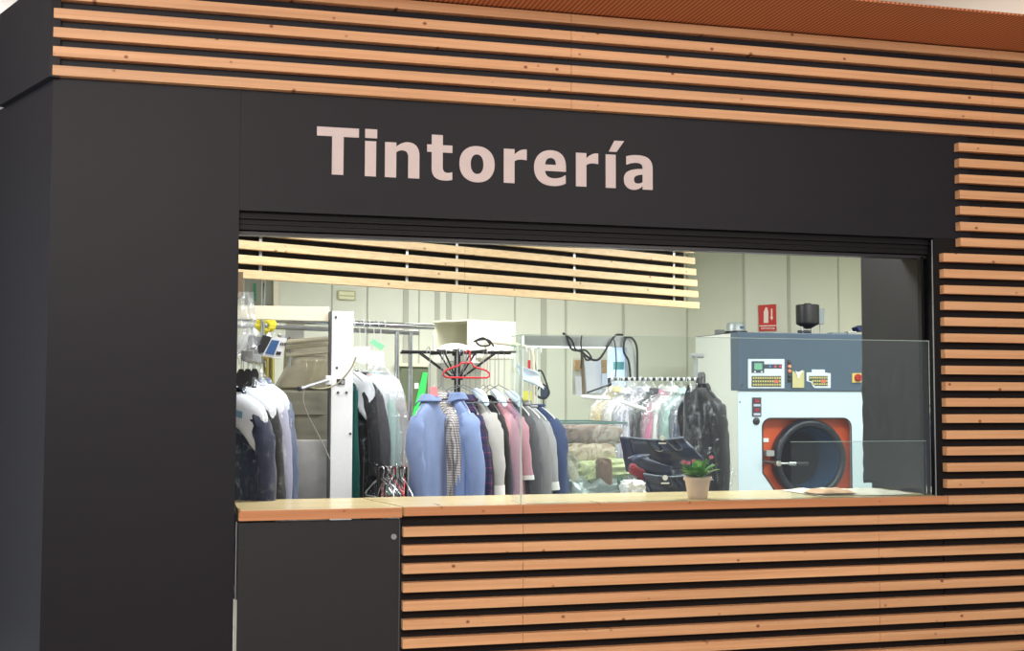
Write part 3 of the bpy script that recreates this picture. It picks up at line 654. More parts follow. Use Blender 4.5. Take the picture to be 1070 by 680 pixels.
for k in range(9):
    an = k*2.4; p = c+Vector((.035*math.cos(an), -.02, .025*math.sin(an)+.0)); 
    MB().grid(lambda u, v, p=p, an=an: p+Vector(((u-.5)*.045*math.sin(PI*max(.1, v)), -.012*math.sin(v*3), (v-.5)*.045)).lerp(p, 0)+Vector((math.cos(an), 0, math.sin(an)))*.012*v, 5, 5).build('petal', mat('petal_yellow', (226, 214, 60), .6), yf, True, .002)
MB().tube([c, c+Vector((.01, .02, -.12))], .003, 6).build('stem', mat('stem_green', (70, 120, 60), .6), yf)
tag(MB().grid(lambda u, v: at(247+18*u+5*v*u, 305+66*v, 1.15)+Vector((.012*noise.noise(Vector((u*6, v*8, 1))), .05*noise.noise(Vector((u*7, v*6, 0))), 0)), 24, 30).build('plastic_sheet', FILMW, None, True), 'milky plastic sheet hanging down beside the dark column edge', 'plastic sheet')
for i, (x0, y0, x1, y1) in enumerate(((249, 368, 262, 343), (262, 362, 272, 342), (268, 365, 283, 349))):
    a, b = at(x0, y0, 1.75), at(x1, y1, 1.75); d = b-a
    tag(MB().grid(lambda u, v: a+d*v+Vector((.05*(u-.5), .03*math.sin(u*PI), .01*math.sin(u*9+v*5))), 8, 10).build('paper_shoulder', PAPER, None, True, .002), ['white paper shoulder piece lying lowest beside the column', 'white paper shoulder piece pointing up under the beam', 'white paper shoulder piece nearest the tilted control unit'][i], 'paper', 'white papers under the crossbeam')
# ---- 3. chrome conveyor rail and its garments
r0 = at(262, 333, 1.72); r1 = on_line(r0, fd, 453)
cr = thing('conveyor_rail', 'double chrome rail running back behind the white post', 'rail', r0.lerp(r1, .5))
MB().tube([r0-fd*.3, r1], .017, 14).build('tube', CHROME, cr, True)
MB().tube([r0-fd*.3+fn*.0+Vector((0, .10, -.035)), on_line(r0+Vector((0, .10, -.035)), fd, 437)], .014, 14).build('tube', STEEL, cr, True)
for px in (415, 429):
    p = on_line(r0+Vector((0, .05, -.03)), fd, px); MB().tube([p, Vector((p.x, p.y, .02))], .014, 12).build('post', CHROME, cr, True)
G3 = 'garments in plastic on the chrome rail'
zr = r0.z
for i, (px, dz, M, lab, hw_, L_, cv, cf) in enumerate((
    (356, .30, C_TEAL, 'dark teal dress right beside the white post', .18, 1.2, None, dict(sleeves=False)),
    (366, .29, C_BLK, 'black coat under silvery film just right of the teal dress', .20, 1.1, FILMD, {}),
    (376, .30, C_CHAR, 'charcoal coat under silvery film between the black coat and floral dress', .19, 1.2, FILMD, {}),
    (382, .31, P_FLO, 'dark dress with a pink floral print in clear film', .17, 1.2, FILMD, dict(sleeves=False)),
    (391, .30, C_AQUA, 'pale aqua dress under milky film with white shoulders', .18, 1.25, FILM, {}),
    (398, .30, C_LG, 'whitish garment in milky film at the right end of the chrome rail', .18, 1.0, FILMW, {}))):
    q = on_line(r0, fd, px); O = Vector((q.x, q.y, zr-dz)); an = math.atan2(fn.y, fn.x)+.10
    garment('bagged_garment', lab, O, an, M, 'garment', hw=hw_, L=L_, collar='round', th=.5, seed=20+i, group=G3, cover=cv, paper=(i in (1, 3, 4, 5)), **cf)
    hanger(O+Vector((0, 0, .005)), an, zr+.02, hw_-.01, label='white hanger above the '+['dark teal dress', 'black coat beside the teal dress', 'charcoal coat', 'dark floral dress', 'pale aqua dress', 'whitish garment ending the chrome rail'][i], M=WHITEP, r=.0028, group='white hangers on the chrome rail', name='plastic_hanger')
p = at(392, 358, 2.0); tag(quad([(386, 358), (390, 354), (402, 361), (399, 366)], 1.70, .003).build('green_tag', mat('mint_tag', (130, 208, 160), .6)), 'mint green paper tag on the shoulders of bagged garments', 'tag')
for i, q_ in enumerate((((370, 362), (387, 362), (382, 381), (369, 377)), ((385, 366), (401, 368), (402, 384), (383, 380)))):
    tag(quad(q_, 1.66+.03*i, .002).build('paper_slip', PAPER), ['white order slip fixed near the white post', 'white order slip right under the mint green tag'][i], 'paper', 'order slips on the bagged garments')
# ---- 4. umbrella rack
hub = at(478, 368, 1.62); TR = thing('umbrella_rack', 'black folding rack with radiating arms above the shirts', 'clothes rack', (hub.x, hub.y, 0))
MB().tube([Vector((hub.x, hub.y, .03)), hub+Vector((0, 0, .012))], .019, 14).build('pole', BLACKM, TR, True)
MB().lathe([(.035, 0), (.035, .025), (.022, .04)], Vector((hub.x, hub.y, hub.z-.16)), 20).build('collar', BLACKM, TR, True)
MB().lathe([(.03, -.02), (.034, 0), (.034, .012), (.02, .02)], hub, 20).build('hub', BLACKM, TR, True)
for k in range(8):
    a = k*PI/4+.25; d = Vector((math.cos(a), math.sin(a), 0))
    MB().tube([hub+d*.02, hub+d*.35], .0065, 8).build('arm', BLACKM, TR, True)
    MB().tube([hub+d*.24, Vector((hub.x, hub.y, hub.z-.145))+d*.03], .005, 8).build('strut', BLACKM, TR, True)
for k in range(4):
    a = k*PI/2+.4; d = Vector((math.cos(a), math.sin(a), 0)); MB().tube([Vector((hub.x, hub.y, .06)), Vector((hub.x, hub.y, .015))+d*.35], .012, 8).build('foot', BLACKM, TR, True)
def on_rack(name, lab, px, py, Y, angd, M, hl, **k):
    O = at(px, py, Y); angd -= 9*(angd > -100); g = garment(name, lab, O, math.radians(angd), M, **k)
    hanger(O+Vector((0, 0, .008)), math.radians(angd), hub.z+.01, k.get('hw', .2)*.9, label=hl, group='wire hangers above the row of shirts'); return g
GR = 'clothes hanging in the row behind the counter'
on_rack('shirt', 'light blue shirt with open pointed collar, frontmost of the row', 449, 418, 1.20, -124, C_BLUE, 'wire hanger of the light blue shirt in front', group=GR, seed=31, hw=.205, L=.80, placket=True, sl=.64, sw=.03)
on_rack('shirt', 'black and white checked shirt between the two light blue shirts', 463, 415, 1.46, -70, P_CHK, 'wire hanger of the checked shirt', group=GR, seed=32, L=.78, th=.9)
on_rack('shirt', 'light blue shirt with a wide sleeve, right of the checked shirt', 477, 416, 1.38, -70, C_BLUE2, 'wire hanger of the second light blue shirt', group=GR, seed=33, L=.78, hw=.20, r0=.056, sl=.66)
on_rack('shirt', 'navy plaid shirt with red lines behind the blue shirt', 487, 418, 1.56, -72, P_PLD, 'wire hanger of the navy plaid shirt', group=GR, seed=34, L=.8)
on_rack('sweater', 'black top with a small white mark squeezed before the white sweater', 491, 426, 1.62, -74, C_BLK, 'wire hanger of the black top', group=GR, seed=35, L=.7, collar='round', cat='top')
on_rack('sweater', 'off-white sweater with folded white cuff in the middle of the row', 497, 417, 1.66, -66, C_LG, 'wire hanger of the off-white sweater', group=GR, seed=36, L=.66, collar='round', cuff=C_WHT, sl=.57, r0=.066, cat='sweater')
on_rack('jacket', 'black jacket between the off-white sweater and the pink coat', 509, 418, 1.74, -72, C_BLK, 'wire hanger of the black jacket', group=GR, seed=37, L=.85, collar='lapel', cat='jacket')
on_rack('coat', 'dusty pink coat right of the black jacket', 517, 418, 1.80, -68, C_PINK, 'wire hanger of the dusty pink coat', group=GR, seed=38, L=.9, collar='lapel', cat='coat', hw=.21)
on_rack('coat', 'mauve pink cardigan with pale lower edge seen through the glass edge', 527, 420, 1.86, -64, C_PINK2, 'wire hanger of the mauve pink cardigan', group=GR, seed=39, L=.8, collar='round', cat='cardigan', cuff=C_WHT, sl=.45)
# cream pipe rack carrying the rest
pr = thing('pipe_rack', 'cream tube rack with a bent corner behind the glass edge', 'clothes rack', at(556, 430, 2.1)*1)
k0 = at(508, 357, 2.1); k1 = at(551, 363, 2.1)
MB().tube(spline([k0, at(530, 359, 2.1), k1, at(556, 368, 2.1), at(557.5, 385, 2.1)], 6)+[Vector((at(557.5, 385, 2.1).x, 2.1, .02))], .012, 12).build('tube', CREAM, pr, True)
MB().tube([k0, Vector((k0.x, 2.1, .02))], .012, 12).build('tube', CREAM, pr, True)
MB().tube(spline([at(495, 357, 2.0), at(505, 353, 2.0), at(512, 360, 2.0), at(502, 361, 2.0), at(498, 356, 2.0), at(510, 355, 2.0), at(516, 362, 2.0)], 6), .006, 8).build('black_tie', RUB, pr, True)
def on_pipe(name, lab, px, py, Y, angd, M, hl, **k):
    O = at(px, py, Y); angd -= 9*(angd > -100); g = garment(name, lab, O, math.radians(angd), M, **k)
    hanger(O+Vector((0, 0, .008)), math.radians(angd), k0.z-.03, k.get('hw', .2)*.9, label=hl, group='hangers below the cream tube', M=WHITEP, r=.004, name='plastic_hanger'); return g
on_pipe('jacket', 'charcoal jacket just left of the glass edge', 537, 420, 1.96, -66, C_CHAR, 'white hanger of the charcoal jacket', group=GR, seed=41, L=.9, collar='lapel', cat='jacket')
on_pipe('shirt', 'grey top with beige lower part right behind the glass edge', 546, 423, 2.0, -62, C_GREY, 'white hanger of the grey and beige top', group=GR, seed=42, L=.75, lower=C_BEIGE, collar='round', cat='top')
on_pipe('cardigan', 'light grey cardigan with white cuff left of the navy padded jacket', 553, 425, 2.06, -62, fabric('pebble', (150, 150, 154)), 'white hanger of the light grey cardigan', group=GR, seed=43, L=.7, cuff=C_WHT, sl=.5, collar='round', cat='cardigan')
on_pipe('jacket', 'navy blue padded jacket at the right end of the row', 561, 424, 2.12, -60, C_COB, 'white hanger of the navy padded jacket', group=GR, seed=44, L=.85, r0=.07, collar='round', cat='jacket', lower=C_NAVY)
# shoulder guards of blue-white foam, pink tag, red hanger
for i, (px, py, Y, lab) in enumerate(((500, 415, 1.55, 'pale blue foam shoulder guard on the off-white sweater'), (519, 416, 1.68, 'pale blue foam shoulder guard on the dusty pink coat'), (535, 417, 1.84, 'pale blue foam shoulder guard on the charcoal jacket'))):
    c = at(px, py, Y); R = []
    for j in range(9):
        t = j/8; o = c+Vector((.05*(t-.35), -.10*(t-.35), .035-.07*t*t)); ra = .028*math.sin(PI*(.15+.7*t))+.004; R.append([o+Vector((math.cos(a)*ra, .3*math.cos(a)*ra, math.sin(a)*ra*.8)) for a in [2*PI*k/12 for k in range(12)]])
    tag(MB().rings(R).build('shoulder_guard', mat('foam_blue', (196, 214, 230), .8), None, True), lab, 'shoulder guard', 'foam shoulder guards')
pt = thing('paper_ticket', 'small pink ticket pinned above the frontmost blue shirt', 'ticket', at(454, 410, 1.15)*1)
quad([(449, 404), (457, 404), (458, 414), (450, 415)], 1.15, .002).build('paper', mat('pink_paper', (232, 150, 158), .7), pt)
MB().tube([at(453, 404.5, 1.149), at(455, 400, 1.15)], .0015, 5).build('pin', WIRE, pt)
rh = thing('red_hanger', 'empty bright red plastic hanger hooked on the black rack', 'hanger', at(487, 395, 1.25)*1)
RED = mat('red_plastic', (196, 34, 46), .35)
MB().tube(spline([at(487, 369, 1.28), at(488.5, 366, 1.28), at(491, 367, 1.28), at(491.3, 371, 1.28), at(491.3, 379, 1.28)], 5), .0042, 8).build('hook', RED, rh, True)
MB().tube([at(x, y, 1.28) for x, y in ((482, 379), (493, 379), (495, 383), (508, 387), (511.5, 390), (511.5, 393), (509, 394.6), (488, 394.6), (466, 394.2), (463.5, 392), (463.6, 389), (467, 386), (480, 381.5))], .0052, 8, closed=True).build('frame', RED, rh, True)
for i, (x, Y) in enumerate(((461, 1.5), (505, 1.5), (512, 1.6), (521, 1.55), (478, 1.35), (484, 1.5))):
    O = at(x, 402, Y); hanger(O, math.radians(-80+i*7), hub.z+.01, .16, label=['empty wire hanger left of the red hanger', 'empty wire hanger right under the red hanger tip', 'empty wire hanger hanging right of the red hanger', 'empty wire hanger near the right tips of the rack arms', 'empty wire hanger against the black pole', 'empty wire hanger just behind the red hanger'][i], group='empty wire hangers on the black rack')
# ---- 5. bunch of hangers low on a black bar
bb = thing('hanger_stand', 'low black stand holding a bunch of empty hangers', 'stand', at(409, 500, 1.0)*1)
a = at(396, 489, 1.0); b = at(424, 488, 1.0); MB().tube([a, b], .007, 8).build('bar', BLACKM, bb, True)
MB().tube([a, Vector((a.x, 1.0, .02))], .012, 8).build('post', BLACKM, bb, True)
MB().tube([b, Vector((b.x, 1.0, .02))], .009, 8).build('post', BLACKM, bb, True)
rnd = random.Random(5)
for i in range(14):
    t = (i+.5)/14; p = a.lerp(b, t); hanger(p+Vector((rnd.uniform(-.004, .004), rnd.uniform(-.01, .01), -.05)), math.radians(-90+rnd.uniform(-32, 32)), a.z+.008, .15, label='empty wire hanger in the bunch on the low black stand', group='bunch of empty hangers on the low stand', M=(ALU, BLACKM, ALU, BLACKM, ALU, BLACKM, RED)[i % 7], r=.0026)
# ---- 6. bagged shirts on the right rack
q0 = at(637, 396, 3.0); q1 = on_line(q0, Vector((.97, -.22, 0)), 729); qd = (q1-q0).normalized()
rr = thing('garment_rack', 'black rack with striped top rail carrying shirts in plastic', 'clothes rack', Vector(((q0.x+q1.x)/2, q0.y, 0)))
MB().tube([q0, q1], .011, 12).build('top_rail', BLACKM, rr, True)
for q in (q0, q1): MB().tube([q+Vector((0, 0, .008)), Vector((q.x, q.y, .02))], .014, 12).build('post', BLACKM, rr, True)
MB().tube([q0+Vector((0, 0, -.04)), at(614, 410, 2.85)], .007, 8).build('side_arm', BLACKM, rr, True)
for i in range(16):
    p = q0.lerp(q1, (i+.5)/16); MB().tube([p-qd*.008, p+qd*.008], .0125, 12).build('white_ring', WHITEP, rr, True)
names = (('cream shirt', C_CREAM), ('white blouse', C_WHT), ('lavender striped shirt', P_STR), ('white striped shirt', P_STR), ('dark grey waistcoat', C_CHAR), ('pink shirt', fabric('raspberry', (200, 130, 160))), ('white shirt', C_WHT), ('pale teal shirt', C_AQUA), ('blue jeans shirt', C_SLATE))
labs = ('cream shirt in plastic at the left end of the striped rail', 'white blouse in plastic second from the left on the striped rail', 'lavender striped shirt in plastic left of the dark grey waistcoat', 'white striped shirt in plastic next before the waistcoat', 'dark grey waistcoat in plastic in the middle of the striped rail', 'pink shirt in plastic right of the dark grey waistcoat', 'plain white shirt in plastic right of the pink one', 'pale teal shirt in plastic beside the blue one', 'slate blue shirt in plastic next to the black bagged coat')
for i, (n_, M) in enumerate(names):
    p = q0.lerp(q1, (i+.6)/9.4); an = math.radians(-156+4*(i % 3)); O = Vector((p.x, p.y, q0.z-.085-.012*(i % 3)))
    garment('bagged_shirt', labs[i], O, an, M, hw=.20, L=.62 if i < 5 else .7, collar='shirt', th=.5, seed=50+i, group='shirts in plastic on the striped rail', cover=FILMW if i % 3 != 1 else FILM, sl=.5)
    hanger(O+Vector((0, 0, .006)), an, q0.z+.014, .18, label='white hanger of the '+['cream shirt', 'white blouse', 'lavender striped shirt', 'white striped shirt', 'dark grey waistcoat', 'pink shirt', 'plain white shirt', 'pale teal shirt', 'slate blue shirt'][i]+' in plastic', M=WHITEP, r=.0022, group='white hangers on the striped rail', name='plastic_hanger')
O = at(733, 405, 2.45)
garment('bagged_coat', 'long black coat in shiny plastic hanging at the right end of the rack', O, math.radians(-82), C_BLK, 'coat', hw=.20, L=1.15, collar='lapel', seed=70, cover=FILMD, sl=.72, r0=.07, th=1.1)
hanger(O+Vector((0, 0, .006)), math.radians(-82), q0.z+.012, .18, label='black hanger of the long black coat', M=BLACKM, r=.004, name='plastic_hanger')
for i, (x0, y0, x1, y1) in enumerate(((607, 414, 638, 416), (648, 419, 676, 428))):  # white bars stand in for tube reflections in the glass; their hooks are made up
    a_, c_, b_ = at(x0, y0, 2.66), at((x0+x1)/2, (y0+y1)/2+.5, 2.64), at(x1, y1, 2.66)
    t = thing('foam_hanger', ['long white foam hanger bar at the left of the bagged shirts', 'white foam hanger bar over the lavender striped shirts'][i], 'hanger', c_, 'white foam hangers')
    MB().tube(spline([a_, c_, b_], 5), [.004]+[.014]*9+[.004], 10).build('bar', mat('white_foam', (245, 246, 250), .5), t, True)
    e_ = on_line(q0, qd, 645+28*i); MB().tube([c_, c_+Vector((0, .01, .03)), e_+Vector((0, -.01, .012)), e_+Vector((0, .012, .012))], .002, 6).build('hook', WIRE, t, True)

# ================================================================== COUNTER BACK AREA
wt = thing('work_table', 'plain grey work table behind the counter carrying folded bedding', 'table', (2.4, 2.4, 0))
TZ = .80
box((1.95, 2.02, TZ-.04), (3.05, 2.80, TZ), .004).build('table_top', GREYP, wt)
for x in (2.0, 3.0):
    for y in (2.07, 2.75): box((x-.02, y-.02, 0), (x+.02, y+.02, TZ-.04)).build('leg', GREYP, wt)
def cushion(name, px0, px1, py0, py1, Y, dy, M, lab, cat, group=None, seed=0, tilt=0., thick_noise=.12, e=.45):
    a = at(px0, py1, Y); b = at(px1, py0, Y); c = (a+b)/2; hx, hz = (b.x-a.x)/2, (b.z-a.z)/2; c = Vector((c.x, Y+dy/2, c.z))
    R = []; n = 48; nz = 18
    for i in range(nz+1):
        ph = -PI/2+PI*i/nz; cz = math.copysign(abs(math.sin(ph))**.7, math.sin(ph)); cr_ = max(.02, abs(math.cos(ph))**.35)
        ring = []
        for k in range(n):
            an = 2*PI*k/n; x = math.copysign(abs(math.cos(an))**e, math.cos(an)); y = math.copysign(abs(math.sin(an))**e, math.sin(an))
            w_ = 1+thick_noise*noise.noise(Vector((x*2.3+seed, y*2+cz*1.7, cz*2.5+seed)))+thick_noise*.5*noise.noise(Vector((x*6+seed, y*5, cz*6)))
            ring.append(c+Vector((hx*x*cr_*w_, dy/2*y*cr_*w_, hz*cz*(w_+.3*(w_-1))+tilt*x*hx)))
        R.append(ring)
    return tag(MB().rings(R).build(name, M, None, True), lab, cat, group)
GF = 'folded textiles piled on the work table'
cushion('folded_blanket', 584, 654, 443, 468, 2.28, .34, splotch('brown_plaid_blanket', [(92, 90, 88), (130, 108, 98), (150, 136, 126), (176, 176, 170)], 9), 'brown and grey folded blanket, topmost of the pile', 'blanket', GF, 1)
cushion('folded_duvet', 584, 648, 463, 486, 2.22, .36, splotch('taupe_duvet', [(150, 134, 112), (196, 188, 166), (128, 98, 80)], 10), 'beige and tan folded duvet in the middle of the pile', 'duvet', GF, 2)
cushion('folded_quilt', 602, 664, 480, 504, 2.14, .34, splotch('green_floral_quilt', [(120, 140, 92), (214, 222, 176), (160, 178, 120), (226, 228, 200)], 26), 'pale green floral folded quilt in the pile', 'quilt', GF, 3, thick_noise=.2)
cushion('folded_blanket', 582, 608, 478, 550, 2.10, .3, splotch('grey_blanket', [(92, 96, 94), (176, 176, 156), (130, 124, 112)], 8), 'grey and sand folded blanket at the left bottom of the pile', 'blanket', GF, 4)
cushion('brown_towel', 626, 641, 480, 512, 2.08, .1, fabric('chestnut', (104, 74, 60)), 'dark brown rolled towel tucked across the green quilt', 'towel', GF, 8)
cushion('plastic_bag', 594, 662, 501, 552, 2.04, .34, film('grey_bag_film', (172, 188, 188), .78, rough=.15, milk=.7, bump=.9, bscale=14), 'crumpled grey green plastic bag at the bottom of the pile', 'plastic bag', GF, 5, thick_noise=.25)
cushion('plastic_bag', 645, 668, 505, 550, 2.02, .2, film('green_bag_film', (70, 120, 98), .7, rough=.15, milk=.6, bump=.9, bscale=14), 'small green plastic bag right of the grey one', 'plastic bag', GF, 6, thick_noise=.3)
cushion('dark_trousers', 566, 590, 484, 552, 2.2, .2, C_OLV, 'dark folded trousers left of the pile under the navy jacket', 'trousers', GF, 7)
te = thing('storage_tote', 'large clear plastic tote with a teal rim around the textiles', 'tote', Vector((at(615, 470, 2.2).x, 2.4, TZ)))
a = at(580, 441, 2.0); b = at(655, 441, 2.0)
TEAL = mat('tote_rim', (96, 128, 126), .3); TF = film('tote_wall', (200, 214, 212), .10, rough=.1, milk=.3, bump=.2)
yb = 2.72
for q in (((a.x, 1.994, a.z-.012), (b.x, 2.002, a.z)), ((a.x, yb, a.z-.012), (b.x, yb+.008, a.z)), ((a.x, 2.002, a.z-.012), (a.x+.008, yb, a.z)), ((b.x-.008, 2.002, a.z-.012), (b.x, yb, a.z))):
    box(q[0], q[1], .002).build('rim', TEAL, te)
box((a.x+.002, 1.997, TZ), (b.x-.002, 1.999, a.z-.012)).build('wall', TF, te); box((a.x+.002, yb+.002, TZ), (b.x-.002, yb+.004, a.z-.012)).build('wall', TF, te)
# ---- dark bags on their own low bench
bn = thing('bench', 'low grey bench behind the worktop carrying the dark bags', 'bench', (2.55, .8, 0))
box((2.1, .60, 1.00), (2.95, 1.10, 1.04), .004).build('bench_top', GREYP, bn)
for x in (2.14, 2.91):
    for y in (.64, 1.06): box((x-.02, y-.02, 0), (x+.02, y+.02, 1.0)).build('leg', GREYP, bn)
def bag(lab, pts_front, Y, dy, M, trimM, seed, logo):
    "open sided carrier: front face given by four corners, sagging top"
    tl, tr_, br_, bl = [at(x, y, Y) for x, y in pts_front]
    g = thing('carrier_bag', lab, 'bag', (bl+br_)/2, 'dark carrier bags behind the plant')
    def face(off, sag):
        def fnc(u, v):
            top = tl.lerp(tr_, u); bot = bl.lerp(br_, u); p = top.lerp(bot, v)
            bul = math.sin(PI*u)*math.sin(PI*(.15+.85*v)); return p+Vector((0, off-math.copysign(.03*bul, 1 if off == 0 else -1)+.012*noise.noise(Vector((u*4+seed, v*4, off))), -sag*math.sin(PI*u)*(1-v)))
        return fnc
    MB().grid(face(0, .012), 18, 14).build('front_face', M, g, True, .004)
    MB().grid(face(dy, .03), 18, 14).build('back_face', M, g, True, .004)
    for e_ in (0, 1):
        f0, f1 = face(0, .012), face(dy, .03)
        MB().grid(lambda u, v: f0(e_, v).lerp(f1(e_, v), u)+Vector(((-1 if e_ == 0 else 1)*-.03*math.sin(PI*u)*(1-v), 0, 0)), 8, 14).build('side_gusset', M, g, True, .003)
    MB().grid(lambda u, v: face(0, .012)(u, 1).lerp(face(dy, .03)(u, 1), v), 10, 4).build('base', M, g, True, .004)
    MB().tube([face(0, .012)(i/18, 0)+Vector((0, -.003, 0)) for i in range(19)], .005, 6).build('rim_piping', trimM, g, True)
    p = at(logo[0], logo[1], Y-.05); R = MB().lathe([(.0, 0), (.014, 0), (.014, .002), (0, .002)], p, 16, RX)
    R.build('round_badge', WHITEP, g); box((p.x-.022, p.y-.002, p.z-.032), (p.x+.022, p.y, p.z-.024)).build('badge_strip', WHITEP, g)
    for s in (.3, .62):
        MB().tube(spline([face(0, .012)(s, .02)+Vector((0, -.006, 0)), face(0, .012)(s+.04, .35)+Vector((0, -.02, 0)), face(0, .012)(s+.15, .35)+Vector((0, -.02, 0)), face(0, .012)(s+.2, .02)+Vector((0, -.006, 0))], 6), .006, 6).build('handle', BLACKM, g, True)
    return g
BAGM = mat('dark_navy_nylon', (34, 44, 68), .35, bump=.5, bscale=9, var=.45, spec=.6); TRM = mat('grey_piping', (110, 122, 140), .4)
bag('upper dark navy shopping bag with a white round badge on its rim', ((657, 457), (714, 457), (742, 486), (664, 494)), .84, .14, BAGM, TRM, 3, (692, 457.5))
bag('lower dark navy shopping bag with a white round badge, nearest the plant', ((672, 495), (722, 496), (730, 524), (684, 524)), .66, .12, BAGM, TRM, 8, (695, 499))
cushion('navy_garment_bag', 662, 704, 480, 499, .72, .10, mat('navy_nylon_soft', (36, 46, 72), .4, bump=.4, bscale=10, var=.3), 'navy folded garment bag lying between the two shopping bags', 'garment bag', None, 11, tilt=-.25)
cushion('red_cloth', 660, 676, 488, 499, .70, .06, fabric('burgundy', (124, 30, 42)), 'dark red cloth peeking out below the upper navy bag', 'cloth', None, 12, tilt=-.4)
cushion('white_paper_bag', 656, 676, 503, 520, .62, .12, PAPER, 'crumpled white paper bag beneath the dark red cloth', 'paper bag', None, 13, thick_noise=.35)
cushion('black_pouch', 664, 735, 505, 524, .95, .12, mat('black_nylon', (26, 26, 30), .4, bump=.5, bscale=12), 'flat black pouch lying under the lower navy bag', 'pouch', None, 14)
# ---- potted plant
pc_ = at(729, 520, .14); pz = ZC+.001
pl = thing('potted_plant', 'small green plant with pink flowers in a pale pink pot', 'plant', (pc_.x, .14, pz))
pw = .064; o_ = Vector((pc_.x, .14, pz))
MB().lathe([(pw*.68, 0), (pw*.72, .002), (pw*.93, .085), (pw*1.05, .086), (pw*1.05, .102), (pw*.95, .102), (pw*.9, .09), (0.001, .088)], o_, 32).build('pot', mat('pale_pink_pot', (216, 190, 176), .55, var=.03, bscale=30), pl, True)
MB().lathe([(.0, .089), (pw*.88, .090)], o_, 20, cap=False).build('soil', mat('soil', (60, 44, 34), .95), pl)
LEAF = mat('leaf_green', (74, 140, 50), .45, var=.35, bscale=14); LEAF2 = mat('leaf_pale', (150, 190, 110), .5, var=.2, bscale=14)
rnd = random.Random(3)
def leaf(base, d, L, w_, M):
    side = Vector((-d.y, d.x, 0)).normalized() if abs(d.x)+abs(d.y) > .01 else Vector((1, 0, 0)); bend = rnd.uniform(.1, .45)
    def f_(u, v):
        p = base+d*L*v+Vector((0, 0, -bend*L*v*v)); ww = w_*math.sin(PI*min(1, v*.92+.06))**.8; return p+side*(u-.5)*2*ww+Vector((0, 0, abs(u-.5)*ww*.8))
    return MB().grid(f_, 4, 8)
for i in range(46):
    a = rnd.uniform(0, 2*PI); el = rnd.uniform(.55, 1.5); d = Vector((math.cos(a)*math.cos(el), math.sin(a)*math.cos(el)*.8, math.sin(el)))
    b_ = o_+Vector((math.cos(a)*.018, math.sin(a)*.018, .09)); L_ = rnd.uniform(.08, .145)
    if d.y > 0: L_ *= .8
    leaf(b_, d, L_, rnd.uniform(.014, .025), LEAF if i % 5 else LEAF2).build('leaf', LEAF if i % 5 else LEAF2, pl, True)
PK = mat('pink_petal', (214, 110, 140), .6, var=.15, bscale=60)
for (px, py) in ((714, 483), (719, 484), (725, 482), (731, 483), (743, 478)):
    p = at(px, py, .12); f_ = thing('flower', '', '', p-pl.location); del f_['label']; del f_['category']; f_.parent = pl
    MB().tube(spline([o_+Vector((0, 0, .09)), (o_+p)/2+Vector((0, 0, .05)), p], 5), .0015, 5).build('stem', LEAF, f_)
    for k in range(7):
        a = k*2*PI/7; mb = MB().grid(lambda u, v: p+Vector((math.cos(a)*.013*v+math.sin(a)*(u-.5)*.011*math.sin(PI*(.2+.7*v)), -.004*v*v, math.sin(a)*.009*v-math.cos(a)*(u-.5)*.009*math.sin(PI*(.2+.7*v))+.002)), 3, 3)
        mb.build('petal', PK, f_, True, .0015)
# ---- crumpled paper on the right end of the counter
def cp_(u, v):
    x = 3.02+.54*u; y = .12+.40*v; e_ = math.sin(PI*u)**.4*math.sin(PI*v)**.4; return Vector((x, y+.03*math.sin(u*7), ZC+.003+.03*e_*abs(noise.noise(Vector((u*5, v*4, 2))))+.010*e_*abs(noise.noise(Vector((u*14, v*11, 5))))))
tag(MB().grid(cp_, 50, 34).build('wrapping_paper', mat('wrapping_paper', (222, 214, 200), .7, var=.05, bscale=5), None, True), 'crumpled pale wrapping paper lying at the right end of the worktop', 'paper')
tag(MB().grid(lambda u, v: Vector((3.02+.22*u, .14+.14*v, ZC+.012+.028*(math.sin(PI*u)*math.sin(PI*v))**.5*(.7+.5*noise.noise(Vector((u*4, v*4, 9)))))), 20, 14).build('peach_cloth', fabric('peach', (222, 172, 138)), None, True), 'small peach cloth lying on the pale wrapping paper', 'cloth')
# ---- black sheeting on the side wall
def sht(u, v):
    y = .12+(SWY-.13)*u; z = 2.94+(1.112-2.94)*v; low = sm(v, .50, .8); k = math.sin((u*.9+v*3.2)*16+2*noise.noise(Vector((u*3, v*5, 0))))*sm(u, .5, .95)
    d = .0008*noise.noise(Vector((u*2, v*5, 0)))+.012*low*k*(.4+.8*noise.noise(Vector((u*3, v*6, 3))))+.005*low*noise.noise(Vector((u*4, v*13, 7)))
    return Vector((3.612-abs(d)-.002, y, z+.012*math.sin(u*9)*sm(v, .9, 1)))
tag(MB().grid(sht, 50, 120).build('black_sheeting', mat('black_sheeting', (17, 19, 23), .5, spec=.5, var=.05, bscale=5), None, True, .002), 'black wrinkled plastic sheeting covering the short wall right of the window', 'sheeting')
# ================================================================== DRY CLEANING MACHINE
MY = 4.0; mz = 2.118; mx0 = at(770, 346.5, MY).x; mx1 = at(917, 346.5, MY).x; zs = at(800, 408, MY).z
dm = thing('dry_cleaning_machine', 'large white and slate dry cleaning machine with a round orange-framed door', 'dry cleaning machine', ((mx0+mx1)/2, MY+.4, 0))
SLATE = mat('slate_enamel', (74, 92, 112), .32, var=.03, bscale=4); MW = mat('machine_white', (206, 222, 236), .3, var=.015); ORG = mat('orange_enamel', (206, 84, 42), .4, var=.05, bscale=6)
MB().box((mx0, MY+.011, 0), (mx0+.02, MY+.85, mz-.005)).box((mx1-.02, MY+.011, 0), (mx1, MY+.85, mz-.005)).box((mx0+.02, MY+.5, 0), (mx1-.02, MY+.85, mz-.005)).build('cabinet', mat('cabinet_side_white', (226, 228, 222), .4), dm)
box((mx0-.004, MY-.03, zs), (mx1+.004, MY+.12, mz), .006).build('control_header', SLATE, dm)
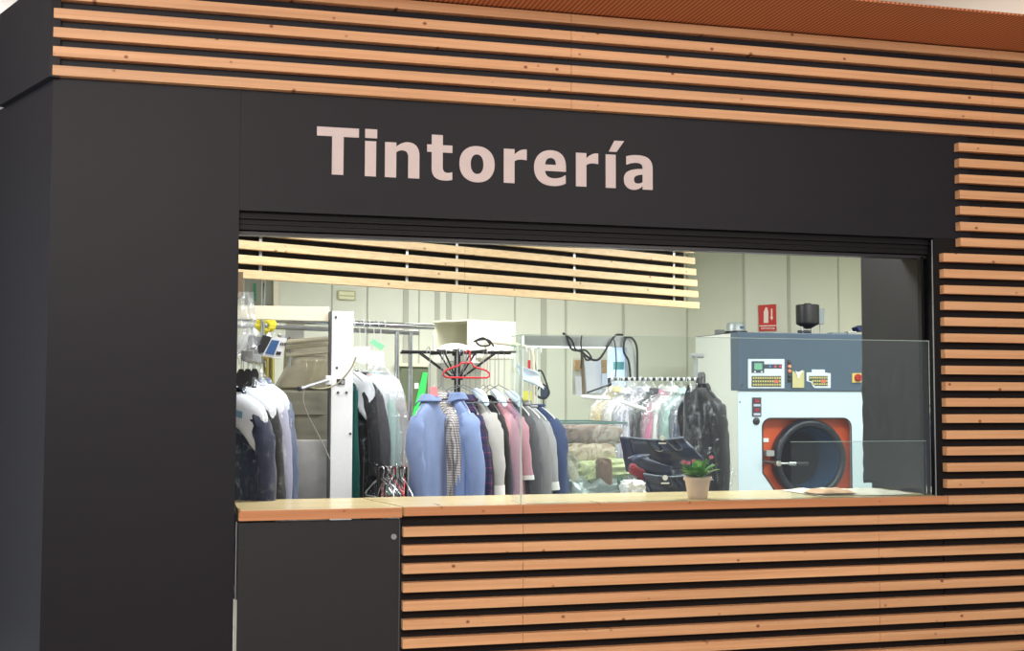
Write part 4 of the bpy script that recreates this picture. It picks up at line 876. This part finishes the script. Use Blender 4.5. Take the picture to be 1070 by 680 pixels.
box((mx0, MY+.12, mz-.004), (mx1, MY+.85, mz+.001)).build('top_plate', SLATE, dm)
# front sheet with the cut-out for the door bay
def mp(px, py, Y=MY): p = at(px, py, Y); return (p.x, p.z)
z_b = .0; xl, zt_ = mp(796, 437); xr, _ = mp(888.5, 437); _, zc1 = mp(796, 494); xc, zc2 = mp(811, 514); rad = .075
hole = [(xl, zc1)]+[(xl+rad-rad*math.cos(a), zt_-rad+rad*math.sin(a)) for a in [PI/2*i/8 for i in range(9)]]+[(xr-rad+rad*math.sin(a), zt_-rad+rad*math.cos(a)) for a in [PI/2*i/8 for i in range(9)]]+[(xr, zc2-.12), (xr-.1, zc2-.25), (xc+.18, zc2-.25)]
outer = [(mx0, z_b), (mx1, z_b), (mx1, zs-.004), (mx0, zs-.004)]
plate([outer, hole], .02, lambda u, v, d: Vector((u, MY+d, v)), 'front_sheet', MW, dm)
MB().tube([Vector((x, MY-.011, z)) for x, z in hole], .006, 8, closed=True).build('bay_gasket', mat('dark_gasket', (48, 44, 46), .5), dm, True)
dc = at(845.5, 479.3, MY+.02); dr_ = (at(882.8, 479, MY+.02).x-at(808.3, 479, MY+.02).x)/2; dc = Vector((dc.x, MY+.02, dc.z))
RY = Matrix.Rotation(PI/2, 3, 'X')       # lathe axis z -> -y (towards the viewer)
plate([[(mx0+.03, z_b), (mx1-.03, z_b), (mx1-.03, zs), (mx0+.03, zs)], [(dc.x+dr_*.78*math.cos(a), dc.z+dr_*.78*math.sin(a)) for a in [2*PI*k/64 for k in range(64)]]], .01, lambda u, v, d: Vector((u, MY+.095+d, v)), 'bay_back', ORG, dm)
DKR = mat('door_rubber', (20, 28, 40), .34, spec=.5); 
MB().lathe([(dr_*.80, -.065), (dr_*.98, -.065), (dr_, -.03), (dr_, .02), (dr_*.965, .045), (dr_*.90, .052), (dr_*.84, .042), (dr_*.80, .02), (dr_*.76, -.02), (dr_*.74, -.065)], dc, 64, RY, cap=False).build('door_ring', DKR, dm, True)
MB().lathe([(dr_*.78, .03), (dr_*.735, -.01), (dr_*.735, -.12), (dr_*.70, -.14), (dr_*.70, -.26)], dc, 64, RY, cap=False).build('drum_mouth', mat('dark_blue_steel', (60, 96, 140), .2, .6), dm, True)
MB().lathe([(.001, -.258), (dr_*.70, -.258)], dc, 48, RY, cap=False).build('drum_back', mat('drum_dark', (9, 9, 11), .9, spec=.1, var=.3, bscale=30), dm, True)
for k in range(14):
    a = k*2*PI/14; p = dc+Vector((dr_*.90*math.cos(a), -.058, dr_*.90*math.sin(a))); MB().lathe([(.006, 0), (.006, .004)], p, 8, RY).build('ring_bolt', mat('dark_bolt', (24, 30, 38), .4, .5), dm)
# clamp handle
hA = at(799, 483, MY-.05)
box((at(799.5, 470, MY).x, MY-.03, at(799.5, 476.5, MY).z), (at(807.5, 470, MY).x, MY+.09, at(799.5, 470.5, MY).z), .004).build('latch_block', GREYP, dm)
MB().tube([at(798, 482, MY-.04), at(812, 484, MY-.06)], .016, 10).build('hinge_pin', mat('dark_brown_metal', (70, 48, 42), .5, .4), dm, True)
MB().lathe([(.024, -.02), (.024, .03), (.012, .035)], at(812, 484, MY-.06), 16, RY).build('pivot_nut', CHROME, dm, True)
MB().tube([at(812, 484, MY-.08), at(826, 484.2, MY-.09)], .010, 12).build('lever_rod', CHROME, dm, True)
MB().tube([at(824, 484.2, MY-.09), at(831, 484.3, MY-.09)], .019, 12).build('lever_collar', CHROME, dm, True)
MB().tube([at(831, 484.3, MY-.09), at(844, 484.5, MY-.09)], [.017, .019], 12).build('lever_grip', BLACKM, dm, True)
def mquad(name, pxs, dy, th, M, par=None):
    f_ = [at(x, y, MY-.03) for x, y in pxs]; q = [Vector((v.x, MY-.03-dy-th, v.z)) for v in f_]; bk = [Vector((v.x, MY-.03-dy, v.z)) for v in f_]; n = len(f_)
    return MB().add(q+bk, [tuple(range(n)), tuple(range(2*n-1, n-1, -1))]+[(i, (i+1) % n, n+(i+1) % n, n+i) for i in range(n)]).build(name, M, par or dm)
def rc(x0, y0, x1, y1): return [(x0, y0), (x1, y0), (x1, y1), (x0, y1)]
# control panels on the header
PLT = mat('panel_white', (214, 224, 236), .4); KEYB = mat('key_bed', (70, 72, 70), .5); KEYM = mat('keys_olive', (206, 196, 120), .5)
cpn = mquad('control_panel', rc(781.5, 375, 819.3, 405.5), 0, .006, PLT)
def sub(par, name, pxs, dy, th, M):
    return mquad(name, pxs, dy, th, M, par)
sub(cpn, 'display_bezel', rc(785, 377.3, 798, 389.5), .006, .004, mat('bezel_grey', (58, 70, 90), .4))
sub(cpn, 'display', rc(787.6, 379.4, 795.8, 386.2), .010, .002, emit('lcd_green', (110, 170, 140), .15))
sub(cpn, 'button_strip', rc(798, 380.5, 816.5, 385), .006, .003, mat('strip_grey', (64, 70, 84), .4))
for i, (x, col) in enumerate(((804, (90, 130, 190)), (809.5, (220, 90, 110)), (814.5, (224, 60, 90)))):
    MB().lathe([(.010, -.001), (.010, .004)], Vector((at(x, 382.8, MY-.03).x, MY-.039, at(x, 382.8, MY-.03).z)), 12, RY).build('button', mat('button_%d' % i, col, .4), cpn)
for x in (788.3, 795.3): sub(cpn, 'soft_key', rc(x-.9, 387.6, x+.9, 389), .010, .002, WHITEP)
sub(cpn, 'keypad', rc(785, 392.7, 815.8, 404), .006, .003, KEYB)
kb = MB()
for i in range(12):
    for j in range(3):
        x, y = 786.2+i*2.48, 394.8+j*3.5
        q = [at(a_, b_, MY-.03) for a_, b_ in rc(x, y-.95, x+1.5, y+.95)]; kb.box((q[0].x, MY-.043, q[2].z), (q[1].x, MY-.038, q[0].z))
kb.build('keys', KEYM, cpn); sub(cpn, 'red_key', rc(808, 396.8, 812.5, 400), .0095, .004, mat('key_red', (216, 110, 90), .5))
tp = textmesh('PROGRAMMER 100', .026, lambda u, v, d: Vector((at(807.5, 390.3, MY-.03).x+u, MY-.0372-d, at(807.5, 389.8, MY-.03).z+v)), 'panel_text', mat('text_grey', (130, 140, 170), .6), cpn) if False else None
sw_ = mquad('switch_row', rc(822.6, 376, 826.4, 400), 0, .003, mat('switch_dark', (56, 58, 66), .5))
for i, (y, col) in enumerate(((378, (60, 60, 62)), (382.8, (226, 150, 116)), (387.6, (230, 140, 100)), (392.5, (44, 44, 48)), (397, (40, 40, 46)))):
    p = at(824.6, y, MY-.03); MB().lathe([(.015, -.001), (.014, .012), (.009, .016)], Vector((p.x, MY-.033, p.z)), 14, RY).build('round_switch', mat('switch_%d' % i, col, .4), sw_, True)
tag(quad([(828, 387), (831.5, 389.5), (835, 388), (840.3, 387), (840.2, 405), (828.3, 405)], MY-.045, .004).build('folded_note', mat('khaki_note', (198, 190, 140), .7)), 'khaki yellow folded note taped between the two control panels', 'note')
tag(quad([(831, 387), (834, 389), (839, 386.5), (836, 392), (835.3, 395), (833.6, 395), (833, 391)], MY-.052, .003).build('white_slip', PAPER), 'small white paper slip tucked in the khaki note', 'paper')
c2p = mquad('control_panel', [(842.5, 389), (848, 389), (848, 386), (861.5, 386), (861.5, 389), (867.6, 390), (867.6, 405.3), (851, 405.3), (848.5, 403), (847.5, 399.5), (842.5, 398)], 0, .006, PLT)
sub(c2p, 'keypad', [(845, 392.7), (864.5, 392.7), (864.5, 403.2), (851, 403.2), (848.5, 398), (845, 398)], .006, .003, KEYB)
kb = MB()
for i in range(8):
    for j in range(3):
        if j and i < 1: continue
        x, y = 845.8+i*2.4, 394.6+j*3.3; q = [at(a_, b_, MY-.03) for a_, b_ in rc(x, y-.9, x+1.4, y+.9)]; kb.box((q[0].x, MY-.043, q[2].z), (q[1].x, MY-.038, q[0].z))
kb.build('keys', KEYM, c2p); sub(c2p, 'red_key', rc(857.5, 396.6, 862, 399.8), .0095, .004, mat('key_red', (216, 110, 90), .5))
ms = mquad('main_switch', rc(890, 389.8, 899.5, 399.6), 0, .012, mat('switch_yellow', (214, 190, 104), .5))
p = at(895.5, 394.6, MY-.03); MB().lathe([(.032, 0), (.030, .02), (.024, .028)], Vector((p.x, MY-.042, p.z)), 24, RY).build('red_knob', mat('knob_red', (176, 34, 28), .4), ms, True)
MB().box((p.x-.006, MY-.076, p.z-.024), (p.x+.006, MY-.066, p.z+.024), bev=.002).build('grip_bar', mat('knob_red_dark', (150, 26, 24), .4), ms)
def fq(name, pxs, dy, th, M, par=None):
    f_ = [at(x, y, MY) for x, y in pxs]; n = len(f_); q = [Vector((v.x, MY-.010-dy-th, v.z)) for v in f_]; bk = [Vector((v.x, MY-.010-dy, v.z)) for v in f_]
    return MB().add(q+bk, [tuple(range(n)), tuple(range(2*n-1, n-1, -1))]+[(i, (i+1) % n, n+(i+1) % n, n+i) for i in range(n)]).build(name, M, par or dm)
bs = fq('breaker_box', rc(785.2, 415.2, 794.5, 435), 0, .008, mat('breaker_dark', (60, 62, 74), .45))
for y0 in (417, 426.5):
    fq('red_rocker', rc(787.5, y0, 792.5, y0+3.4), .008, .006, mat('rocker_red', (150, 44, 62), .4), bs); fq('white_label', rc(786.5, y0+5, 793.5, y0+7.4), .008, .001, mat('label_pale', (190, 194, 214), .5), bs)
p = at(789.5, 440, MY); MB().lathe([(.030, -.002), (.030, .006), (.024, .012)], Vector((p.x, MY-.012, p.z)), 24, RY).build('round_lock', mat('lock_black', (30, 30, 34), .4), dm, True)
fq('white_label', rc(798.5, 458, 807.8, 462.2), -.095, .004, PAPER)
for px, py in ((772.5, 420), (902, 420), (773, 404), (774, 402)):
    p = at(px, py, MY); MB().lathe([(.006, 0), (.006, .003)], Vector((p.x, MY-.0105 if py > 410 else MY-.031, p.z)), 10, RY).build('screw', mat('screw_dark', (60, 62, 70), .4, .6), dm)
p = at(896, 514, MY-.01)
# things standing on the machine
def onmach(px, Y): q = at(px, 346, Y); return Vector((q.x, Y, mz+.001))
o1 = onmach(769, MY+.18); t = thing('motor_housing', 'round grey fan motor on the left front of the machine top', 'motor', o1)
MB().lathe([(.092, 0), (.092, .018), (.080, .02), (.078, .07), (.066, .088), (0.001, .092)], o1, 32).build('casing', mat('motor_grey', (150, 158, 158), .4, .3), t, True)
MB().lathe([(.094, -.0), (.094, .016)], o1, 32).build('base_ring', BLACKM, t); box(o1+Vector((.0, -.085, .035)), o1+Vector((.03, -.07, .055))).build('type_plate', mat('plate_blue', (60, 84, 120), .4), t)
o1 = onmach(752, MY+.5); tag(box(o1+Vector((-.035, -.03, 0)), o1+Vector((.035, .03, .045)), .004).build('junction_box', mat('box_grey', (120, 124, 124), .5)), 'small grey junction box behind the round fan motor', 'box')
o1 = onmach(844, MY+.15); t = thing('black_tank', 'black round tank with conical bottom on top of the machine', 'tank', o1)
tb_ = at(844, 341, MY+.15).z-o1.z
MB().lathe([(.02, .045), (.05, .06), (.095, .085), (.098, .10), (.098, .245), (.09, .25), (.03, .252), (.03, .262), (.001, .263)], o1, 36).build('vessel', mat('tank_black', (30, 30, 36), .35, spec=.6), t, True)
for dx in (-.05, .04): MB().tube([o1+Vector((dx, 0, .0)), o1+Vector((dx, 0, .07))], .012, 8).build('leg', ALU, t, True)
MB().tube([o1+Vector((-.09, 0, .02)), o1+Vector((.02, 0, .02))], .014, 10).build('valve', mat('valve_dark', (70, 74, 80), .4, .5), t, True)
o2 = onmach(854, MY+.17); box(o2+Vector((.02, 0, .09)), o2+Vector((.07, .06, .225)), .004).build('grey_box', mat('box_grey2', (146, 156, 162), .45), t); MB().tube([o2+Vector((.045, .03, 0)), o2+Vector((.045, .03, .1))], .008, 8).build('pipe', ALU, t, True)
MB().tube([o1+Vector((.09, .01, .2)), o2+Vector((.03, .03, .2))], .01, 8).build('link_pipe', BLACKM, t, True)
o1 = onmach(877, MY+.1); tag(box(o1+Vector((-.09, -.04, 0)), o1+Vector((.05, .05, .014)), .003).build('flat_tray', mat('tray_grey', (120, 134, 140), .4)), 'flat grey tray lying on the machine right of the black tank', 'tray')
o1 = onmach(890, MY+.1); tag(box(o1+Vector((-.05, -.03, 0)), o1+Vector((.03, .04, .026)), .004).build('steel_box', ALU), 'small steel box on the machine between the tray and blue pack', 'box')
o1 = onmach(902, MY+.1); t = quad([(896, 342), (902, 339.5), (912, 339.5), (912, 346.3), (898, 346.3)], MY+.05, .1).build('blue_pack', mat('navy_pack', (30, 38, 90), .5)); tag(t, 'dark blue pack at the right end of the machine top', 'pack')
# standpipe beside the machine
sp_ = at(729, 385, 3.7); t = thing('standpipe', 'grey pipe stand with a dark canister left of the machine', 'pipe', Vector((sp_.x, 3.7, 0)))
MB().tube([Vector((at(727, 385, 3.7).x, 3.7, .02)), at(727, 371, 3.7)], .016, 12).build('pipe', GREYP, t, True); MB().tube([at(722, 371, 3.7), at(735, 372, 3.7)], .018, 12).build('cross_pipe', GREYP, t, True)
ccx = at(733, 390, 3.75); MB().lathe([(.032, -.55), (.032, -.01), (.022, .01)], ccx, 20).build('canister', mat('canister_dark', (74, 72, 76), .4), t, True)
# fire extinguisher sign
sg = thing('extinguisher_sign', 'red sign with a white extinguisher and arrow above the machine', 'sign', at(802, 345, 4.98)*1)
SY = 4.985
def sq(name, pxs, dy, M, par): 
    f_ = [at(x, y, SY) for x, y in pxs]; f_ = [Vector((v.x, SY-dy, v.z)) for v in f_]; n = len(f_); bk = [v+Vector((0, .003, 0)) for v in f_]
    return MB().add(f_+bk, [tuple(range(n)), tuple(range(2*n-1, n-1, -1))]+[(i, (i+1) % n, n+(i+1) % n, n+i) for i in range(n)]).build(name, M, par)
SR = mat('sign_red', (200, 44, 36), .5); SW = mat('sign_white', (240, 226, 214), .5)
sq('plate', [(792.7, 318.8), (811, 317.7), (811.5, 345.5), (793.4, 346)], .0, SR, sg)
sq('white_line', [(793.5, 340), (810.8, 339.6), (810.8, 340.6), (793.5, 341)], .003, SW, sg)
ex = sq('extinguisher_symbol', [(798, 325.5), (799, 323.7), (799.3, 322), (800.2, 321), (801.2, 321), (801.8, 322), (802, 323.5), (802.7, 325.5), (802.7, 337.2), (798, 337.4)], .003, SW, sg)
sq('arrow', [(805.6, 322.5), (806.9, 322.4), (806.9, 331), (808, 331), (806.3, 334.5), (804.5, 331), (805.6, 331)], .003, SW, sg)
pt_ = at(802.3, 343.2, SY); textmesh('EXTINTOR', .026, lambda u, v, d: Vector((pt_.x+u, SY-.0035-d, pt_.z+v)), 'lettering', SW, sg, 1.1, .0006)
# ================================================================== BACK OF THE SHOP
# pale blank sign high on the wall
sY = 5.73; t = thing('wall_sign', 'small pale yellow rectangular sign on the back wall at upper left', 'sign', at(362, 310, sY)*1)
quad([(353, 303), (371.5, 304), (371.5, 314), (353, 313)], sY, .008).build('frame', mat('sign_frame', (176, 176, 140), .5), t); quad([(354.5, 304.2), (370.3, 305), (370.3, 313), (354.5, 312)], sY-.004, .004).build('face', mat('sign_face', (226, 222, 184), .5), t); quad([(355, 308.2), (370, 309), (370, 309.8), (355, 309)], sY-.006, .002).build('stripe', mat('sign_stripe', (150, 160, 120), .5), t)
# olive window upper left with green strip
wn = quad([(256, 286), (285.5, 290), (285.5, 318), (256, 318)], 5.70, .04).build('window_1', mat('olive_pane', (122, 124, 106), .3)); struct(wn)
quad([(285.8, 290), (291, 290.5), (291, 330), (285.8, 330)], 5.68, .06).build('window_jamb', CREAM, wn)
wn.children[0].location = Vector((0, 0, 0)); 
tag(quad([(265, 296), (267.5, 296.2), (267.5, 314), (265, 314)], 5.68, .015).build('green_strip', mat('strip_green', (30, 120, 76), .5)), 'vertical green strip on the olive window at upper left', 'strip')
tag(quad([(248, 284), (254, 284), (254, 308), (252, 311.5), (248, 312)], 1.30, .05).build('wooden_bracket', mat('brown_bracket', (112, 92, 70), .6)), 'brown wooden bracket beside the column under the slatted screen', 'bracket')
# green glowing door
dn = quad([(419, 383), (453.5, 384), (453.5, 520), (419, 520)], 5.69, .04).build('door_1', mat('olive_door', (108, 116, 92), .3)); struct(dn)
struct(quad([(414.5, 379), (457, 380.5), (457, 383.5), (414.5, 382.5)], 5.66, .08).build('trim_2', CREAM)); struct(quad([(454, 383), (457.5, 383), (457.5, 520), (454, 520)], 5.66, .08).build('trim_3', CREAM))
tag(quad([(442, 389), (447, 389), (441, 434), (431, 434)], 5.67, .012).build('green_light', emit('green_glow', (50, 200, 86), .6)), 'slanting green light glowing on the olive door', 'light')  # emissive shape stands in for the green glow on the door
tag(quad([(433, 400), (437.5, 400), (437.5, 406), (433, 406)], 5.68, .006).build('door_notice', PAPER), 'tiny white notice stuck on the olive door', 'notice')
# shelf unit below it
su = thing('storage_shelf', 'white open shelf unit in front of the olive door', 'shelf', at(440, 520, 4.6)*1)
for y0, y1 in ((436, 441), (445.5, 448.5), (494, 497)):
    a = at(413, y0, 4.5); b = at(470, y1, 4.5); box((a.x, 4.5, b.z), (b.x, 4.95, a.z), .002).build('shelf_board', WHITEP, su)
for px in (413.8, 469): p = at(px, 440, 4.5); box((p.x-.012, 4.5, .02), (p.x+.012, 4.95, at(413, 436, 4.5).z)).build('upright', WHITEP, su)
p = at(421.5, 436, 4.6); t = thing('red_extinguisher', 'small red extinguisher standing on the white shelf top', 'extinguisher', Vector((p.x, 4.6, at(413, 436, 4.5).z)))
MB().lathe([(.001, 0), (.026, 0), (.028, .01), (.028, .11), (.012, .13), (.010, .145)], t.location, 20).build('cylinder', mat('ext_red', (178, 40, 36), .4), t, True)
MB().tube(spline([t.location+Vector((0, 0, .14)), t.location+Vector((-.03, 0, .155)), t.location+Vector((-.04, 0, .09))], 5), .004, 6).build('hose', BLACKM, t, True)
MB().box(t.location+Vector((-.012, -.012, .145)), t.location+Vector((.02, .012, .155))).build('lever', BLACKM, t)
p = at(421, 476, 4.5); e_ = p+Vector((0, .1, 0)); cushion('clear_bag', 415, 429, 450, 473, 4.55, .2, FILMW, 'clear plastic bag on the middle shelf below the red extinguisher', 'plastic bag', None, 20)
cushion('black_bundle', 415, 430, 474, 494, 4.6, .2, mat('black_stuff', (34, 34, 38), .7), 'black bundle under the clear plastic bag near the shelf', 'bundle', None, 21)
# white open box unit with hood
wb = thing('duct_box', 'large white open box unit mounted behind the black rack', 'cabinet', at(489, 372, 4.2)*1)
c0 = at(489, 333.5, 4.2); zb = at(489, 374, 4.2).z; th_ = .012
gd = Vector((-.62, .78, 0)).normalized(); gp = Vector((fd.x, fd.y, 0)); LG = 1.0
pl_ = on_line(c0, gd, 453); lg = (pl_-c0).length; pr_ = on_line(c0, gp, 538); lp = (pr_-c0).length
def pan(a, b, z0, z1, t=th_):
    d = (b-a); d.z = 0; d.normalize(); n = Vector((d.y, -d.x, 0)); c = [a, b, b-n*t, a-n*t]; return MB().add([Vector((v.x, v.y, z)) for z in (z0, z1) for v in c], [(0, 1, 2, 3), (4, 5, 6, 7), (0, 1, 5, 4), (1, 2, 6, 5), (2, 3, 7, 6), (3, 0, 4, 7)])
e1 = c0+gp*lp; e2 = c0+gd*lg; e3 = e1+gd*lg
BXM = mat('box_unit_white', (218, 216, 196), .5)
pan(c0, e1, zb, c0.z).build('front_panel', BXM, wb); pan(e2, e3, zb, c0.z).build('back_panel', BXM, wb); pan(e3, e1, zb, c0.z).build('side_panel', BXM, wb)
for z in (zb, c0.z-th_): MB().add([Vector((v.x, v.y, zz)) for zz in (z, z+th_) for v in (c0, e1, e3, e2)], [(0, 1, 2, 3), (4, 5, 6, 7), (0, 1, 5, 4), (1, 2, 6, 5), (2, 3, 7, 6), (3, 0, 4, 7)]).build('top_panel' if z > zb else 'bottom_panel', BXM, wb)
hd = at(478, 372, 3.6); tag(MB().lathe([(.16, 0), (.158, .05), (.14, .09), (.10, .12), (.05, .135), (.001, .138)], Vector((hd.x, 3.7, hd.z-.04)), 40).build('white_hood', mat('hood_white', (236, 236, 228), .45), None, True), 'domed white hood in front of the open box unit', 'hood')
tag(box((hd.x-.17, 3.54, .02), (hd.x+.17, 3.86, hd.z-.045), .01).build('hood_cabinet', mat('cab_offwhite', (208, 210, 196), .5)), 'off-white narrow cabinet standing under the domed white hood', 'cabinet')
for v in (c0+gp*.03, e1, e2, e3): MB().tube([Vector((v.x, v.y+.02, .02)), Vector((v.x, v.y+.02, zb+.005))], .015, 8).build('stand_leg', CREAM, wb)
# ---- illuminated frame with cables
LY = 3.7; lf_ = thing('light_frame', 'grey overhead frame with a fluorescent strip and lit blue panel', 'light frame', at(640, 430, LY)*1)
GF_ = mat('frame_grey', (204, 208, 210), .4)
quad([(548, 350.5), (655, 352.5), (655, 363), (548, 361)], LY, .12).build('top_beam', GF_, lf_)
quad([(548, 361), (640, 362.3), (640, 363.6), (548, 362.6)], LY+.01, .07).build('fluorescent_strip', emit('tube_white', (240, 244, 255), 2.2), lf_)
quad([(655, 352.5), (659, 355), (663, 366), (665.5, 385), (666, 430), (655, 430)], LY, .14).build('side_post', GF_, lf_)
quad([(637, 363), (655, 363), (655, 430), (637, 430)], LY+.05, .05).build('lit_panel', emit('panel_glow', (196, 218, 250), .9), lf_)
quad([(641, 378), (652, 378), (652, 386), (641, 386)], LY+.045, .004).build('teal_mark', mat('teal_mark', (120, 206, 216), .5), lf_)
pz_ = at(660, 430, LY); box((pz_.x-.04, LY+.02, .02), (pz_.x+.03, LY+.12, pz_.z)).build('leg', GF_, lf_); pz_ = at(550, 362, LY); box((pz_.x-.012, LY+.04, .02), (pz_.x+.012, LY+.08, pz_.z)).build('leg', WHITEP, lf_)
for i, (pts, r_) in enumerate((([(588, 348), (592, 351), (594, 358), (598, 365), (607, 367), (613, 372), (620, 376), (626, 375), (632, 367), (638, 356), (644, 350), (651, 350)], .009),
    ([(592, 350), (598, 356), (600, 362), (603, 366), (612, 366), (618, 374), (613, 376), (610, 371)], .007), ([(652, 352), (660, 353), (665, 361), (666, 375), (666, 396)], .009),
    ([(654, 352), (652, 358), (652, 368), (657, 378), (659, 396)], .009), ([(641, 354), (643, 362), (644, 380), (643, 394)], .005), ([(608, 350), (607, 358), (608, 370), (607, 385)], .006))):
    tag(MB().tube(spline([at(x, y, LY-.012-.004*i) for x, y in pts], 6), r_, 8).build('power_cable', RUB, None, True), ['long black cable looping from the beam to the frame corner', 'short black cable curled beside the long loop', 'black cable arching over the rounded frame corner', 'black cable running down inside the frame corner', 'thin dark cable crossing the lit blue panel', 'thin dark cable hanging before the pinned papers'][i], 'cable', 'cables on the grey light frame')
nb = thing('notice_board', 'cork board strip with papers pinned below the grey beam', 'notice board', at(617, 395, LY+.2)*1)
for i, q in enumerate((rc(600.5, 376, 609, 387), rc(625, 376, 634, 390))): quad(q, LY+.16, .01).build('cork_piece', mat('cork', (184, 148, 100), .8, var=.2, bscale=60), nb)
quad(rc(598, 374, 634, 412), LY+.175, .012).build('backing', mat('board_back', (206, 206, 194), .6), nb)
for i, (q, lab) in enumerate((([(601, 393), (611, 393), (611, 414), (602, 413)], 'white paper sheet pinned left of the brown rod'), ([(611, 378), (628, 376), (629, 410), (613, 411)], 'large white paper sheet pinned right of the brown rod'), ([(629, 390), (634, 390), (634, 406), (629, 406)], 'narrow white paper strip under the right cork piece'))):
    t = tag(quad(q, LY+.15-.01*i, .002).build('pinned_paper', mat('pinned_white', (228, 230, 236), .8, var=.06, bscale=90)), lab, 'paper', 'papers pinned on the board')
tag(MB().tube([at(608, 366, LY+.05), at(610, 414, LY+.05)], .013, 8).build('brown_rod', mat('brown_rod', (130, 112, 92), .6), None, True), 'brown vertical rod hanging between the pinned papers', 'rod')
# steam iron gear beside the glass edge
ig = thing('coiled_cord', 'dark coiled cord with a plug hanging right of the cream tube', 'cord', at(568, 408, 2.3)*1)
MB().tube(spline([at(x, y, 2.3) for x, y in ((557, 365), (560, 385), (566, 388), (571, 400), (573, 409), (569, 415), (562, 414), (559, 408), (563, 401), (570, 403), (574, 410), (570, 416), (563, 415), (561, 409), (566, 400))], 6), .006, 8).build('cord', RUB, ig, True)
quad([(566, 404), (572, 405), (572, 415), (566, 414)], 2.29, .03).build('plug', mat('plug_dark', (44, 60, 84), .5), ig); MB().tube([at(568, 414, 2.31), at(568, 438, 2.31)], .005, 8).build('tail', RUB, ig, True)
tag(MB().grid(lambda u, v: at(540+24*u+3*v, 379+12*u+16*v, 2.02)+Vector((0, .03*math.sin(u*6)+.02*math.sin(v*5), 0)), 14, 10).build('pale_cloth', fabric('ice_blue', (210, 222, 234)), None, True, .004), 'pale blue white cloth draped over the cream tube end', 'cloth')
tag(quad([(545, 408), (557, 409), (557, 418), (545, 418)], 2.30, .01).build('yellow_card', mat('card_yellow', (226, 220, 90), .6)), 'yellow card behind the hangers below the pale cloth', 'card')
tag(quad([(552, 376), (554.5, 376.5), (554, 387), (551.5, 386)], 2.05, .008).build('red_peg', RED), 'small red peg on the cream tube above the pale cloth', 'peg')
tag(quad([(545, 365), (556, 366), (557, 720), (545, 720)], 2.36, .06).build('grey_panel_box', mat('panel_box', (196, 198, 182), .5)), 'pale grey narrow cabinet behind the bent cream tube', 'cabinet')
wbk = bpy.data.objects['grey_panel_box']
